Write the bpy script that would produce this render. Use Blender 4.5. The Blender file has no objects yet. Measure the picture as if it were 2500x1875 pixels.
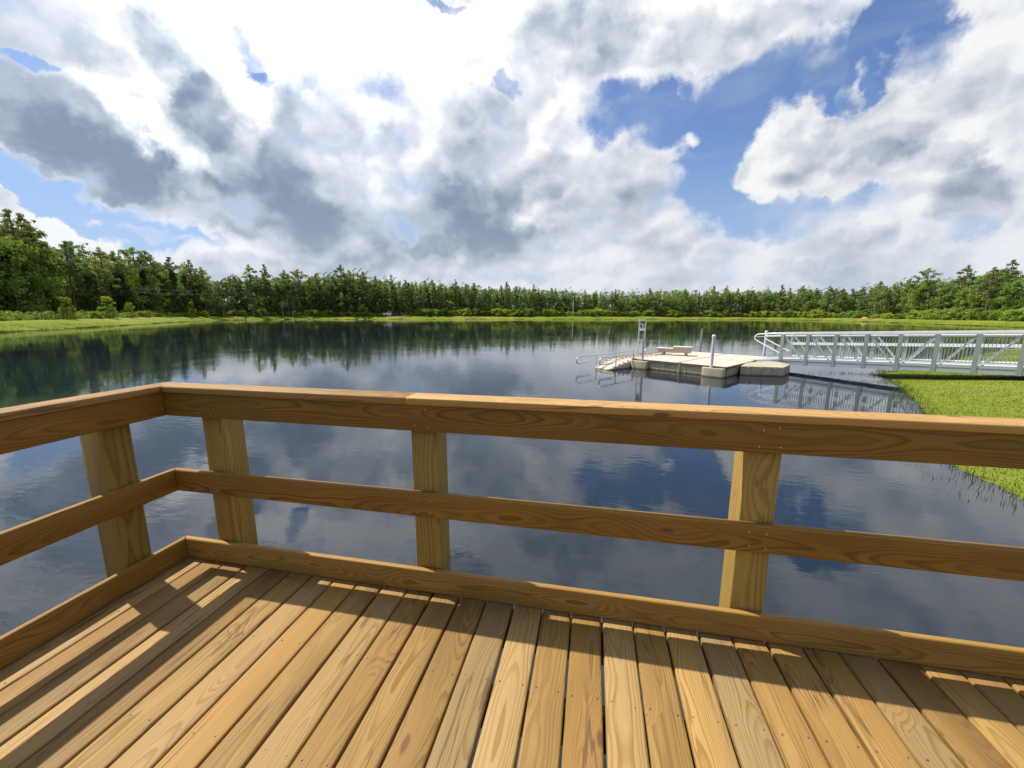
import bpy, math, random
import numpy as np
from mathutils import Matrix, Vector

R = math.radians
scene = bpy.context.scene
col = scene.collection
random.seed(7)
rng = np.random.default_rng(11)

# ------------------------------------------------------------------ camera
CAM = Vector((2.3635, -1.7589, 1.4641))
F_PX, PITCH, YAW, ROLL = 969.28, 0.1754, 0.1997, 0.0010
cd = bpy.data.cameras.new('camera')
cam = bpy.data.objects.new('camera', cd)
col.objects.link(cam)
cd.sensor_width = 36.0
cd.lens = 36.0 * F_PX / 2500.0
cd.clip_start = 0.05
cd.clip_end = 6000.0
fw = Vector((-math.sin(YAW) * math.cos(PITCH), math.cos(YAW) * math.cos(PITCH), -math.sin(PITCH)))
rt = Vector((math.cos(YAW), math.sin(YAW), 0.0))
up = rt.cross(fw)
rt2 = math.cos(ROLL) * rt + math.sin(ROLL) * up
up2 = -math.sin(ROLL) * rt + math.cos(ROLL) * up
m3 = Matrix((rt2, up2, -fw)).transposed()
cam.matrix_world = Matrix.Translation(CAM) @ m3.to_4x4()
scene.camera = cam

# ------------------------------------------------------------------ exposure
scene.render.engine = 'CYCLES'
vs = scene.view_settings
vs.view_transform = 'Standard'
vs.look = 'None'
vs.exposure = 0.5
vs.gamma = 1.0
vs.use_curve_mapping = False

# ------------------------------------------------------------------ sun
SUN_TRAVEL = Vector((0.5747, -0.187, -1.0)).normalized()
TO_SUN = -SUN_TRAVEL
ELEV = math.asin(TO_SUN.z)
SUN_AZ = math.atan2(TO_SUN.x, TO_SUN.y)
sd = bpy.data.lights.new('sun', 'SUN')
sd.energy = 5.0
sd.angle = R(0.53)
sd.color = (1.0, 0.945, 0.86)
sun = bpy.data.objects.new('sun', sd)
col.objects.link(sun)
sun.rotation_euler = SUN_TRAVEL.to_track_quat('-Z', 'Y').to_euler()
sun.location = (-20, 10, 40)


# ------------------------------------------------------------------ node helper
class NT:
    def __init__(self, tree):
        self.t = tree
        self.n = tree.nodes
        self.l = tree.links

    def _set(self, sock, v):
        if v is None:
            return
        if isinstance(v, bpy.types.NodeSocket):
            self.l.new(v, sock)
        else:
            try:
                sock.default_value = v
            except Exception:
                if hasattr(sock.default_value, '__len__') and not hasattr(v, '__len__'):
                    sock.default_value = [v] * len(sock.default_value)
                elif len(v) == 3:
                    sock.default_value = (*v, 1.0)

    def node(self, typ, **kw):
        nd = self.n.new(typ)
        for k, v in kw.items():
            setattr(nd, k, v)
        return nd

    def math(self, op, a, b=None, c=None, clamp=False):
        nd = self.node('ShaderNodeMath', operation=op, use_clamp=clamp)
        for i, v in enumerate((a, b, c)):
            self._set(nd.inputs[i], v)
        return nd.outputs[0]

    def vmath(self, op, a, b=None, scale=None, out=0):
        nd = self.node('ShaderNodeVectorMath', operation=op)
        self._set(nd.inputs[0], a)
        if b is not None:
            self._set(nd.inputs[1], b)
        if scale is not None:
            self._set(nd.inputs['Scale'], scale)
        return nd.outputs[out]

    def comb(self, x, y, z):
        nd = self.node('ShaderNodeCombineXYZ')
        for i, v in enumerate((x, y, z)):
            self._set(nd.inputs[i], v)
        return nd.outputs[0]

    def sep(self, v):
        nd = self.node('ShaderNodeSeparateXYZ')
        self._set(nd.inputs[0], v)
        return nd.outputs

    def noise(self, vec, scale, detail=3, rough=0.5, dist=0.0, out=0, lac=2.0):
        nd = self.node('ShaderNodeTexNoise')
        self._set(nd.inputs['Vector'], vec)
        nd.inputs['Scale'].default_value = scale
        nd.inputs['Detail'].default_value = detail
        nd.inputs['Roughness'].default_value = rough
        nd.inputs['Distortion'].default_value = dist
        nd.inputs['Lacunarity'].default_value = lac
        return nd.outputs[out]

    def smooth(self, v, a, b, c=0.0, d=1.0, lin=False):
        nd = self.node('ShaderNodeMapRange', interpolation_type='LINEAR' if lin else 'SMOOTHSTEP')
        self._set(nd.inputs[0], v)
        for i, q in enumerate((a, b, c, d)):
            self._set(nd.inputs[i + 1], q)
        return nd.outputs[0]

    def mix(self, f, a, b, blend='MIX'):
        nd = self.node('ShaderNodeMix', data_type='RGBA', blend_type=blend)
        self._set(nd.inputs[0], f)
        self._set(nd.inputs[6], a)
        self._set(nd.inputs[7], b)
        return nd.outputs[2]

    def ramp(self, f, stops, interp='LINEAR'):
        nd = self.node('ShaderNodeValToRGB')
        cr = nd.color_ramp
        cr.interpolation = interp
        while len(cr.elements) < len(stops):
            cr.elements.new(0.5)
        for e, (p, c) in zip(cr.elements, stops):
            e.position = p
            e.color = (*c, 1.0) if len(c) == 3 else c
        self._set(nd.inputs[0], f)
        return nd.outputs[0]

    def bump(self, h, strength, dist, normal=None):
        nd = self.node('ShaderNodeBump')
        nd.inputs['Strength'].default_value = strength
        nd.inputs['Distance'].default_value = dist
        self._set(nd.inputs['Height'], h)
        if normal is not None:
            self._set(nd.inputs['Normal'], normal)
        return nd.outputs[0]


# ------------------------------------------------------------------ sky: Nishita air with procedural broken cumulus
# every entry: azimuth, elevation, half width, half height, tilt (radians on the sky), weight
HOLE = [
    (0.3277, 0.4096, 0.2377, 0.0827, 0.0671, -1.9),
    (0.0809, 0.4232, 0.1296, 0.061, -0.1063, -1.6),
    (0.2333, 0.3026, 0.0772, 0.1364, -0.2537, -1.7),
    (0.3626, 0.212, 0.1821, 0.0526, -0.1267, -1.4),
    (0.5432, 0.4089, 0.0593, 0.0818, 0.4331, -1.7),
    (0.4889, 0.3702, 0.0515, 0.0351, -0.2696, -1.0),
    (-0.81, 0.5006, 0.0376, 0.0124, 0.287, -1.0),
    (-0.7394, 0.4801, 0.0269, 0.0429, 0.0709, -1.2),
    (-0.7201, 0.4486, 0.0283, 0.0178, 0.2211, -0.8),
    (-0.5983, 0.5558, 0.0619, 0.0159, 0.1871, -1.2),
    (-0.2003, 0.4651, 0.0241, 0.0225, 0.0009, -1.1),
    (-1.0148, 0.356, 0.0249, 0.0157, 0.1391, -1.2),
    (-0.325, 0.5896, 0.0529, 0.0117, 0.0587, -1.0),
    (-0.6756, 0.5084, 0.0161, 0.0221, 0.2165, -0.8),
    (-1.059, 0.178, 0.0894, 0.0296, -0.105, -1.6),
    (-0.9536, 0.1531, 0.1341, 0.0384, -0.1365, -1.5),
    (-0.8551, 0.1338, 0.0793, 0.0272, -0.0021, -1.1),
    (-0.4408, 0.1797, 0.0389, 0.0194, 0.0441, -1.0),
    (0.6404, 0.1355, 0.047, 0.0191, -0.0236, -0.65),
]
CLOUD = [
    (-0.9003, 0.15, 0.0489, 0.0162, -0.2099, 0.6),
    (0.5099, 0.4044, 0.029, 0.0349, -0.6952, 1.5),
    (0.4766, 0.3819, 0.0283, 0.027, 0.3318, 1.1),
    (0.3734, 0.3281, 0.0792, 0.0805, 0.1728, 2.0),
    (0.3849, 0.3667, 0.0247, 0.0472, -0.3947, 1.5),
    (0.5305, 0.2933, 0.1296, 0.0676, -0.2407, 1.7),
    (0.1523, 0.3632, 0.092, 0.0429, -0.1203, 1.3),
    (0.2005, 0.383, 0.0269, 0.0256, -0.4199, 1.5),
    (-1.0163, 0.1155, 0.0748, 0.0268, -0.4456, 1.6),
    (-1.039, 0.1433, 0.0327, 0.0388, -0.3673, 1.3),
    (-0.9932, 0.1681, 0.0333, 0.0108, -0.4593, 1.2),
    (-0.8854, 0.1306, 0.0513, 0.0224, -0.1121, 0.8),
    (0.5866, 0.3891, 0.0504, 0.0787, -0.6218, 1.2),
    (0.4579, 0.266, 0.1557, 0.0408, -0.1352, 1.2),
    (-0.7842, 0.133, 0.0989, 0.0567, -0.2199, 0.9),
]
GRAY = [
    (-0.8934, 0.449, 0.0428, 0.0302, -0.0288, 0.3),
    (-0.6688, 0.4418, 0.071, 0.0335, 0.4513, 0.22),
    (-0.777, 0.3264, 0.0425, 0.0568, 0.3525, 0.25),
    (-0.3527, 0.555, 0.1412, 0.0226, 0.0693, 0.2),
    (-0.5092, 0.5042, 0.0584, 0.0238, 0.135, 0.15),
    (-1.0172, 0.2694, 0.1191, 0.0734, -0.0507, 0.83),
    (-1.0486, 0.2226, 0.1048, 0.054, 0.0527, 0.38),
    (-0.938, 0.2359, 0.0661, 0.0553, -0.3711, 0.38),
    (-1.0528, 0.2752, 0.0467, 0.0715, 0.292, 0.33),
    (-0.6374, 0.3013, 0.0912, 0.1462, -0.0333, 0.5),
    (-0.7286, 0.2738, 0.0794, 0.0798, 0.1517, 0.33),
    (-0.4933, 0.3693, 0.0529, 0.1061, 0.215, 0.33),
    (-0.2668, 0.3302, 0.1423, 0.1576, 0.0213, 0.55),
    (-0.3163, 0.2297, 0.182, 0.0865, 0.0266, 0.32),
    (-0.6154, 0.1793, 0.2309, 0.0685, -0.1388, 0.42),
    (-0.4833, 0.2388, 0.2912, 0.1093, -0.0148, 0.33),
    (-0.2687, 0.1775, 0.1952, 0.0544, 0.0128, 0.28),
    (-0.8601, 0.4235, 0.0387, 0.0695, 0.4894, 0.38),
    (-0.8227, 0.3601, 0.0496, 0.0587, 0.5883, 0.44),
    (-0.9499, 0.3955, 0.0433, 0.0332, -0.0661, 0.33),
    (-1.0214, 0.4033, 0.0813, 0.0528, 0.188, 0.44),
    (-0.8748, 0.2679, 0.0558, 0.0552, 0.0065, 0.28),
    (-0.8032, 0.2055, 0.0953, 0.0456, -0.0586, 0.33),
    (-0.6779, 0.3512, 0.0414, 0.0481, 0.1667, 0.28),
    (-0.5648, 0.4155, 0.051, 0.069, 0.4054, 0.22),
    (0.1856, 0.5269, 0.3395, 0.0403, -0.1204, 0.32),
    (-0.0818, 0.504, 0.1354, 0.0621, -0.0491, 0.19),
    (0.0169, 0.3004, 0.1646, 0.0956, -0.0608, 0.28),
    (0.095, 0.188, 0.1436, 0.0777, -0.0544, 0.28),
    (-0.1016, 0.159, 0.1755, 0.055, -0.0143, 0.28),
    (0.5379, 0.2372, 0.1632, 0.0351, -0.2411, 0.37),
    (0.647, 0.179, 0.0649, 0.0483, -0.194, 0.47),
    (0.4772, 0.2937, 0.1034, 0.0312, -0.3043, 0.24),
    (0.6279, 0.3101, 0.0626, 0.0328, -0.3049, 0.19),
    (0.2225, 0.086, 0.6544, 0.0352, -0.0329, 0.15),
    (0.5832, 0.0809, 0.2019, 0.0275, -0.0777, 0.18),
    (-0.7023, 0.0819, 0.3452, 0.0382, 0.0443, 0.28),
    (-0.4434, 0.1186, 0.2425, 0.0321, 0.0297, 0.19),
    (0.4038, 0.14, 0.1746, 0.0347, -0.093, 0.24),
]
LITE = [
    (-0.435, 0.3067, 0.2708, 0.1261, 0.0684, 0.3),
    (-0.5505, 0.4923, 0.34, 0.1199, 0.1478, 0.9),
    (-0.2917, 0.505, 0.2978, 0.1181, 0.0389, 0.7),
    (-0.783, 0.482, 0.2152, 0.1085, 0.2624, 0.7),
    (-0.9257, 0.328, 0.053, 0.0403, -0.5254, 0.9),
    (-0.8911, 0.3136, 0.0572, 0.028, -0.6606, 0.8),
    (-0.8519, 0.266, 0.0368, 0.0538, 0.1923, 0.5),
    (-0.0064, 0.1926, 0.085, 0.1234, -0.0358, 0.4),
    (-0.1511, 0.1958, 0.0587, 0.0716, -0.0084, 0.45),
    (-0.7471, 0.2278, 0.0498, 0.0449, 0.1342, 0.4),
    (0.6114, 0.31, 0.0786, 0.1058, -0.2953, 0.35),
    (0.1688, 0.3612, 0.0827, 0.0428, -0.1259, 0.4),
    (-0.1719, 0.3843, 0.0754, 0.0444, -0.0089, 0.3),
]


def build_world():
    w = bpy.data.worlds.new('World')
    scene.world = w
    w.use_nodes = True
    w.node_tree.nodes.clear()
    N = NT(w.node_tree)
    sky = N.node('ShaderNodeTexSky', sky_type='NISHITA', sun_disc=False)
    sky.sun_elevation = ELEV
    sky.sun_rotation = SUN_AZ
    sky.altitude = 0
    sky.air_density = 1.0
    sky.dust_density = 0.6
    sky.ozone_density = 2.0
    d = N.node('ShaderNodeTexCoord').outputs['Generated']
    x, y, z = N.sep(d)
    az = N.math('ARCTAN2', x, y)
    el = N.math('ARCSINE', N.math('ABSOLUTE', z))
    # lumpy outlines: the direction is disturbed at three sizes before the big shapes are read
    w1 = N.vmath('SUBTRACT', N.noise(d, 4.0, 2, 0.5, out=1), (0.5, 0.5, 0.5))
    w2 = N.vmath('SUBTRACT', N.noise(d, 15.0, 5, 0.62, out=1), (0.5, 0.5, 0.5))
    warp = N.vmath('ADD', N.vmath('SCALE', w1, scale=0.20), N.vmath('SCALE', w2, scale=0.10))
    P = N.vmath('ADD', N.comb(az, el, 0.0), warp)
    P = N.vmath('MULTIPLY', P, (1, 1, 0))

    def blobs(L, edge=0.55):
        acc = None
        for (a, e, sa, se, rot, wt) in L:
            mp = N.node('ShaderNodeMapping', vector_type='TEXTURE')
            N._set(mp.inputs[0], P)
            mp.inputs['Location'].default_value = (a, e, 0)
            mp.inputs['Rotation'].default_value = (0, 0, rot)
            mp.inputs['Scale'].default_value = (sa * 1.25, se * 1.25, 1)
            g = N.node('ShaderNodeTexGradient', gradient_type='SPHERICAL')
            N.l.new(mp.outputs[0], g.inputs[0])
            s = N.smooth(g.outputs['Fac'], 0.0, edge)
            acc = N.math('MULTIPLY', s, wt) if acc is None else N.math('MULTIPLY_ADD', s, wt, acc)
        return acc

    holes = blobs(HOLE)
    clouds = blobs(CLOUD)
    gray = blobs(GRAY, 0.42)
    lite = blobs(LITE, 0.9)
    # billow detail read twice, the second time a step towards the sun, to light the cloud heads
    dz = N.vmath('MULTIPLY', d, (1.0, 1.0, 1.35))
    dsun = N.vmath('ADD', dz, tuple(TO_SUN * 0.035))
    b1 = N.noise(dz, 5.5, 7, 0.50, 0.2)
    b2 = N.noise(dsun, 5.5, 7, 0.50, 0.2)
    def puffs(v):
        vo = N.node('ShaderNodeTexVoronoi', feature='F1')
        N._set(vo.inputs['Vector'], N.vmath('ADD', v, N.vmath('SCALE', w2, scale=0.10)))
        vo.inputs['Scale'].default_value = 8.5
        vo.inputs['Detail'].default_value = 1.0
        vo.inputs['Roughness'].default_value = 0.55
        return vo.outputs['Distance']
    p1 = puffs(dz)
    p2 = puffs(N.vmath('ADD', dz, tuple(TO_SUN * 0.03)))
    big = N.noise(d, 2.2, 4, 0.5)
    fine = N.noise(dz, 26.0, 6, 0.6)
    # the same broken cumulus goes on overhead and behind
    ahead = N.smooth(N.math('ABSOLUTE', N.math('ADD', az, 0.1)), 1.15, 1.5, 1.0, 0.0)
    ahead = N.math('MULTIPLY', ahead, N.smooth(el, 0.75, 0.95, 1.0, 0.0))
    base = N.math('ADD', N.smooth(big, 0.38, 0.60, -0.7, 0.9), 0.0)
    base = N.math('ADD', N.math('MULTIPLY', base, N.math('SUBTRACT', 1.0, ahead)), N.math('MULTIPLY', 1.15, ahead))
    cov = N.math('ADD', base, holes)
    cov = N.math('ADD', cov, clouds)
    cov = N.math('ADD', cov, N.math('MULTIPLY', N.math('SUBTRACT', b1, 0.5), 3.2))
    cov = N.math('ADD', cov, N.math('MULTIPLY', N.math('SUBTRACT', fine, 0.5), 0.55))
    cov = N.math('ADD', cov, N.math('MULTIPLY', N.math('SUBTRACT', 0.62, p1), 0.7))
    alpha = N.smooth(cov, -0.60, 1.05)
    # body shade
    emb = N.math('SUBTRACT', b2, b1)
    c1 = N.noise(dz, 3.2, 3, 0.5, 0.4)
    c2 = N.noise(N.vmath('ADD', dz, tuple(TO_SUN * 0.08)), 3.2, 3, 0.5, 0.4)
    emb = N.math('MULTIPLY_ADD', N.math('SUBTRACT', c2, c1), 0.85, emb)
    edge_th = N.smooth(cov, 0.3, 1.5)
    sh = N.math('ADD', gray, N.math('MULTIPLY', N.math('SUBTRACT', b1, 0.45), 0.8))
    sh = N.math('ADD', sh, N.math('MULTIPLY', emb, 2.0))
    sh = N.math('ADD', sh, N.math('MULTIPLY', N.math('SUBTRACT', p1, p2), 0.8))
    sh = N.math('SUBTRACT', sh, N.math('MULTIPLY', lite, 0.20))
    outshade = N.math('MULTIPLY', N.smooth(N.noise(d, 3.1, 3, 0.5), 0.42, 0.66, 0.0, 0.7), N.math('SUBTRACT', 1.0, ahead))
    sh = N.math('ADD', sh, outshade)
    sh = N.math('MULTIPLY', N.smooth(sh, -0.22, 1.25), N.smooth(edge_th, 0.0, 1.0, 0.55, 1.0))
    ccol = N.ramp(sh, [(0.0, (1.06, 1.07, 1.08)), (0.16, (0.84, 0.875, 0.93)), (0.38, (0.66, 0.72, 0.80)),
                       (0.66, (0.47, 0.545, 0.655)), (1.0, (0.25, 0.32, 0.435))])
    # glare grows towards the sun
    sd_ = N.vmath('DOT_PRODUCT', d, tuple(TO_SUN), out=1)
    glow = N.smooth(sd_, 0.1, 1.0, 0.88, 1.08)
    ccol = N.vmath('SCALE', ccol, scale=glow)
    ccol = N.vmath('SCALE', ccol, scale=N.smooth(lite, 0.25, 1.4, 1.0, 1.45))
    # clouds near the horizon take the tint of the air in front of them
    hz = N.smooth(el, 0.0, 0.26, 0.50, 0.0)
    ccol = N.mix(hz, ccol, (0.62, 0.68, 0.79, 1))
    nis = N.vmath('SCALE', sky.outputs[0], scale=0.105)
    nis = N.vmath('MULTIPLY', nis, SKYTINT)
    nis = N.mix(N.smooth(el, 0.02, 0.42, 0.72, 0.0), nis, (0.43, 0.545, 0.77, 1))
    veil = N.math('MULTIPLY', N.smooth(N.noise(N.vmath('MULTIPLY', dz, (1, 1, 2.2)), 3.5, 4, 0.55, 0.6), 0.45, 0.75), 0.22)
    nis = N.mix(veil, nis, (0.75, 0.80, 0.88, 1))
    colr = N.mix(alpha, nis, ccol)
    bg = N.node('ShaderNodeBackground')
    N._set(bg.inputs[0], colr)
    bg.inputs[1].default_value = 0.70
    out = N.node('ShaderNodeOutputWorld')
    N.l.new(bg.outputs[0], out.inputs[0])


SKYTINT = (0.95, 1.09, 1.32)
build_world()


# ------------------------------------------------------------------ materials
def new_mat(name):
    m = bpy.data.materials.new(name)
    m.use_nodes = True
    m.node_tree.nodes.clear()
    N = NT(m.node_tree)
    out = N.node('ShaderNodeOutputMaterial')
    return m, N, out


def principled(N, out, base, rough=0.6, spec=0.5, metal=0.0, normal=None, ior=None):
    p = N.node('ShaderNodeBsdfPrincipled')
    N._set(p.inputs['Base Color'], base)
    N._set(p.inputs['Roughness'], rough)
    p.inputs['Specular IOR Level'].default_value = spec
    p.inputs['Metallic'].default_value = metal
    if ior:
        p.inputs['IOR'].default_value = ior
    if normal is not None:
        N._set(p.inputs['Normal'], normal)
    N.l.new(p.outputs[0], out.inputs[0])
    return p


def wood_mat(name, light, mid, dark, pale_amt=0.5, ring=120.0, checks=True, zoff=0.055, rough=0.62, spread=0.10, side=False, slowx=1.0):
    """southern pine: growth rings cut lengthwise, knots, drying checks; grain runs along the object's X"""
    m, N, out = new_mat(name)
    tc = N.node('ShaderNodeTexCoord').outputs['Object']
    rnd = N.node('ShaderNodeObjectInfo').outputs['Random']
    off = N.comb(N.math('MULTIPLY', rnd, 91.7), N.math('MULTIPLY', rnd, 37.3), N.math('MULTIPLY', rnd, 53.1))
    r2 = N.math('FRACT', N.math('MULTIPLY', rnd, 17.31))
    r3 = N.math('FRACT', N.math('MULTIPLY', rnd, 71.77))
    r4 = N.math('FRACT', N.math('MULTIPLY', rnd, 133.1))
    x, y, z = N.sep(tc)
    if side:
        y, z = z, y
        y = N.math('SUBTRACT', y, N.math('MULTIPLY_ADD', r4, 0.25, 0.3) if side == 2 else 0.0)
    pos = N.vmath('ADD', tc, off)
    slow = N.noise(N.vmath('MULTIPLY', pos, (slowx, 2.0, 2.0)), 1.1, 2, 0.45, out=1)
    sx, sy, sz = N.sep(N.vmath('SUBTRACT', slow, (0.5, 0.5, 0.5)))
    # knots
    kv = N.vmath('MULTIPLY', pos, (2.1, 6.2, 6.2))
    vor = N.node('ShaderNodeTexVoronoi', feature='F1')
    N._set(vor.inputs['Vector'], kv)
    vor.inputs['Scale'].default_value = 1.0
    kd = vor.outputs['Distance']
    kc = N.sep(vor.outputs['Color'])[0]
    has = N.math('GREATER_THAN', kc, 0.62)
    kswell = N.math('MULTIPLY', N.smooth(kd, 0.0, 0.55, 1.0, 0.0), has)
    kcore = N.math('MULTIPLY', N.smooth(kd, 0.045, 0.10, 1.0, 0.0), has)
    yy = N.math('ADD', y, N.math('MULTIPLY', sy, spread))
    yy = N.math('ADD', yy, N.math('MULTIPLY', N.math('SUBTRACT', r2, 0.5), 0.12))
    zz = N.math('ADD', z, N.math('MULTIPLY', sz, spread * 0.9))
    zz = N.math('ADD', zz, N.math('MULTIPLY_ADD', r3, 0.07, zoff))
    rad = N.math('SQRT', N.math('ADD', N.math('MULTIPLY', yy, yy), N.math('MULTIPLY', zz, zz)))
    rad = N.math('ADD', rad, N.math('MULTIPLY', kswell, 0.028))
    jit = N.noise(N.vmath('MULTIPLY', pos, (2.0, 22, 22)), 1.0, 3, 0.5)
    ph = N.math('ADD', N.math('MULTIPLY', rad, ring), N.math('MULTIPLY', jit, 1.1))
    fr = N.math('FRACT', ph)
    late = N.math('MULTIPLY', N.smooth(fr, 0.35, 0.88), N.smooth(fr, 0.93, 1.0, 1.0, 0.0))
    # ring strength differs from ring to ring
    ringid = N.noise(N.comb(N.math('FLOOR', ph), r2, 0.0), 1.7, 1, 0.5)
    late = N.math('MULTIPLY', late, N.smooth(ringid, 0.3, 0.7, 0.45, 1.0))
    fib = N.noise(N.vmath('MULTIPLY', pos, (3.5, 240, 240)), 1.0, 3, 0.6)
    blot = N.noise(N.vmath('MULTIPLY', pos, (1.6, 7, 7)), 1.0, 4, 0.55)
    c = N.mix(late, light, mid)
    c = N.mix(N.math('MULTIPLY', N.smooth(blot, 0.42, 0.72), 0.55), c, dark)
    c = N.mix(N.math('MULTIPLY', N.smooth(r4, 0.68, 0.9), pale_amt), c,
              N.mix(late, tuple(min(1, q * w_ + 0.04) for q, w_ in zip(light, (1.22, 1.38, 1.75, 1))), light))
    tone = N.smooth(r2, 0.0, 1.0, 0.74, 1.16, lin=True)
    tone = N.math('MULTIPLY', tone, N.smooth(fib, 0.25, 0.75, 0.90, 1.08))
    c = N.vmath('SCALE', c, scale=tone)
    # warmth differs between boards
    warm = N.mix(r3, (1.05, 0.985, 0.90, 1), (0.97, 1.0, 1.06, 1))
    c = N.mix(1.0, c, warm, 'MULTIPLY')
    c = N.mix(N.math('MULTIPLY', kswell, 0.28), c, (0.30, 0.15, 0.05, 1))
    c = N.mix(N.math('MULTIPLY', kcore, 0.82), c, (0.10, 0.045, 0.02, 1))
    h = N.math('MULTIPLY', late, 0.5)
    if checks:
        cn = N.noise(N.vmath('MULTIPLY', pos, (0.9, 20, 20)), 1.0, 2, 0.4)
        line = N.smooth(N.math('ABSOLUTE', N.math('SUBTRACT', cn, 0.5)), 0.005, 0.020, 1.0, 0.0)
        where = N.smooth(N.noise(N.vmath('MULTIPLY', pos, (1.9, 3, 3)), 1.0, 1, 0.5), 0.50, 0.58)
        chk = N.math('MULTIPLY', line, where)
        c = N.mix(N.math('MULTIPLY', chk, 0.75), c, (0.09, 0.045, 0.02, 1))
        h = N.math('SUBTRACT', h, N.math('MULTIPLY', chk, 1.5))
    # grime specks
    sp = N.noise(pos, 95.0, 2, 0.5)
    c = N.mix(N.smooth(sp, 0.70, 0.78, 0.0, 0.35), c, (0.12, 0.07, 0.04, 1))
    h = N.math('ADD', h, N.math('MULTIPLY', fib, 0.5))
    nrm = N.bump(h, 0.35, 0.0012)
    rg = N.smooth(fib, 0.3, 0.7, rough - 0.08, rough + 0.1)
    principled(N, out, c, rg, 0.35, normal=nrm)
    return m


def simple_mat(name, colr, rough=0.5, metal=0.0, spec=0.5, var=0.12, scale=3.0, bump=0.0, bscale=60.0, dirt=None, dirt_lo=0.55):
    m, N, out = new_mat(name)
    tc = N.node('ShaderNodeTexCoord').outputs['Object']
    n = N.noise(tc, scale, 5, 0.6)
    c = N.vmath('SCALE', tuple(colr[:3]), scale=N.smooth(n, 0.25, 0.75, 1 - var, 1 + var))
    if dirt:
        dn = N.noise(tc, scale * 2.3, 6, 0.65)
        c = N.mix(N.smooth(dn, dirt_lo, dirt_lo + 0.18, 0.0, 0.7), c, (*dirt, 1))
    nrm = None
    if bump:
        nrm = N.bump(N.noise(tc, bscale, 3, 0.6), bump, 0.003)
    principled(N, out, c, rough, spec, metal, nrm)
    return m


def stain_waterline(m):
    """a ragged band of algae just above the lake's surface"""
    N = NT(m.node_tree)
    p = [n for n in m.node_tree.nodes if n.type == 'BSDF_PRINCIPLED'][0]
    src = p.inputs['Base Color'].links[0].from_socket
    pos = N.node('ShaderNodeNewGeometry').outputs['Position']
    z = N.sep(pos)[2]
    n = N.noise(N.vmath('MULTIPLY', pos, (6, 6, 1.5)), 1.0, 4, 0.6)
    hgt = N.math('ADD', z, N.math('MULTIPLY', n, -0.10))
    f = N.smooth(hgt, -1.342 - 0.02, -1.342 + 0.035, 0.85, 0.0)
    c = N.mix(f, src, (0.075, 0.068, 0.03, 1))
    drip = N.smooth(N.noise(N.vmath('MULTIPLY', pos, (14, 14, 0.8)), 1.0, 3, 0.6), 0.56, 0.75, 0.0, 0.35)
    c = N.mix(drip, c, (0.20, 0.18, 0.10, 1))
    m.node_tree.links.new(c, p.inputs['Base Color'])


def leaf_mat(name, c1, c2, trans=0.3, rough=0.55):
    m, N, out = new_mat(name)
    tc = N.node('ShaderNodeTexCoord').outputs['Object']
    rnd = N.node('ShaderNodeObjectInfo').outputs['Random']
    p = N.vmath('ADD', tc, N.comb(N.math('MULTIPLY', rnd, 40.0), 0.0, 0.0))
    n = N.noise(p, 0.45, 4, 0.65)
    c = N.mix(N.smooth(n, 0.35, 0.65), c1, c2)
    c = N.vmath('SCALE', c, scale=N.smooth(rnd, 0.0, 1.0, 0.72, 1.28, lin=True))
    r2 = N.math('FRACT', N.math('MULTIPLY', rnd, 23.7))
    c = N.mix(1.0, c, N.mix(r2, (1.15, 1.0, 0.85, 1), (0.85, 1.0, 1.1, 1)), 'MULTIPLY')
    df = N.node('ShaderNodeBsdfDiffuse')
    N._set(df.inputs[0], c)
    tr = N.node('ShaderNodeBsdfTranslucent')
    N._set(tr.inputs[0], N.mix(1.0, c, (1.25, 1.3, 0.6, 1), 'MULTIPLY'))
    gl = N.node('ShaderNodeBsdfGlossy')
    N._set(gl.inputs[0], (1, 1, 1, 1))
    gl.inputs['Roughness'].default_value = rough
    mx = N.node('ShaderNodeMixShader')
    mx.inputs[0].default_value = trans
    N.l.new(df.outputs[0], mx.inputs[1])
    N.l.new(tr.outputs[0], mx.inputs[2])
    mg = N.node('ShaderNodeMixShader')
    mg.inputs[0].default_value = 0.025
    N.l.new(mx.outputs[0], mg.inputs[1])
    N.l.new(gl.outputs[0], mg.inputs[2])
    N.l.new(mg.outputs[0], out.inputs[0])
    return m


M = {}
M['deck_wood'] = wood_mat('deck_wood', (0.265, 0.160, 0.045, 1), (0.178, 0.091, 0.018, 1), (0.169, 0.094, 0.026, 1), 0.6, 200.0, True)
M['rail_wood'] = wood_mat('rail_wood', (0.223, 0.115, 0.015, 1), (0.112, 0.049, 0.005, 1), (0.122, 0.059, 0.006, 1), 0.1, 135.0, False, zoff=0.035, spread=0.12, side=1, slowx=1.1)
M['kick_wood'] = wood_mat('kick_wood', (0.300, 0.173, 0.034, 1), (0.151, 0.074, 0.012, 1), (0.165, 0.088, 0.014, 1), 0.1, 135.0, False, zoff=0.035, spread=0.12, side=1, slowx=1.1)
M['cap_wood'] = wood_mat('cap_wood', (0.309, 0.183, 0.054, 1), (0.221, 0.114, 0.028, 1), (0.199, 0.106, 0.030, 1), 0.2, 130.0, True)
M['post_wood'] = wood_mat('post_wood', (0.256, 0.161, 0.028, 1), (0.159, 0.085, 0.012, 1), (0.159, 0.107, 0.020, 1), 0.2, 80.0, False, zoff=0.03)
M['screw'] = simple_mat('dark_screw_steel', (0.12, 0.09, 0.07), 0.5, 0.6)
M['nail'] = simple_mat('bright_nail_steel', (0.55, 0.56, 0.56), 0.35, 0.8)
M['aluminium'] = simple_mat('aluminium', (0.42, 0.46, 0.49), 0.42, 0.3, 0.5, 0.06, 2.0)
M['white_metal'] = simple_mat('white_painted_aluminium', (0.70, 0.715, 0.73), 0.38, 0.0, 0.5, 0.04)
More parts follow.
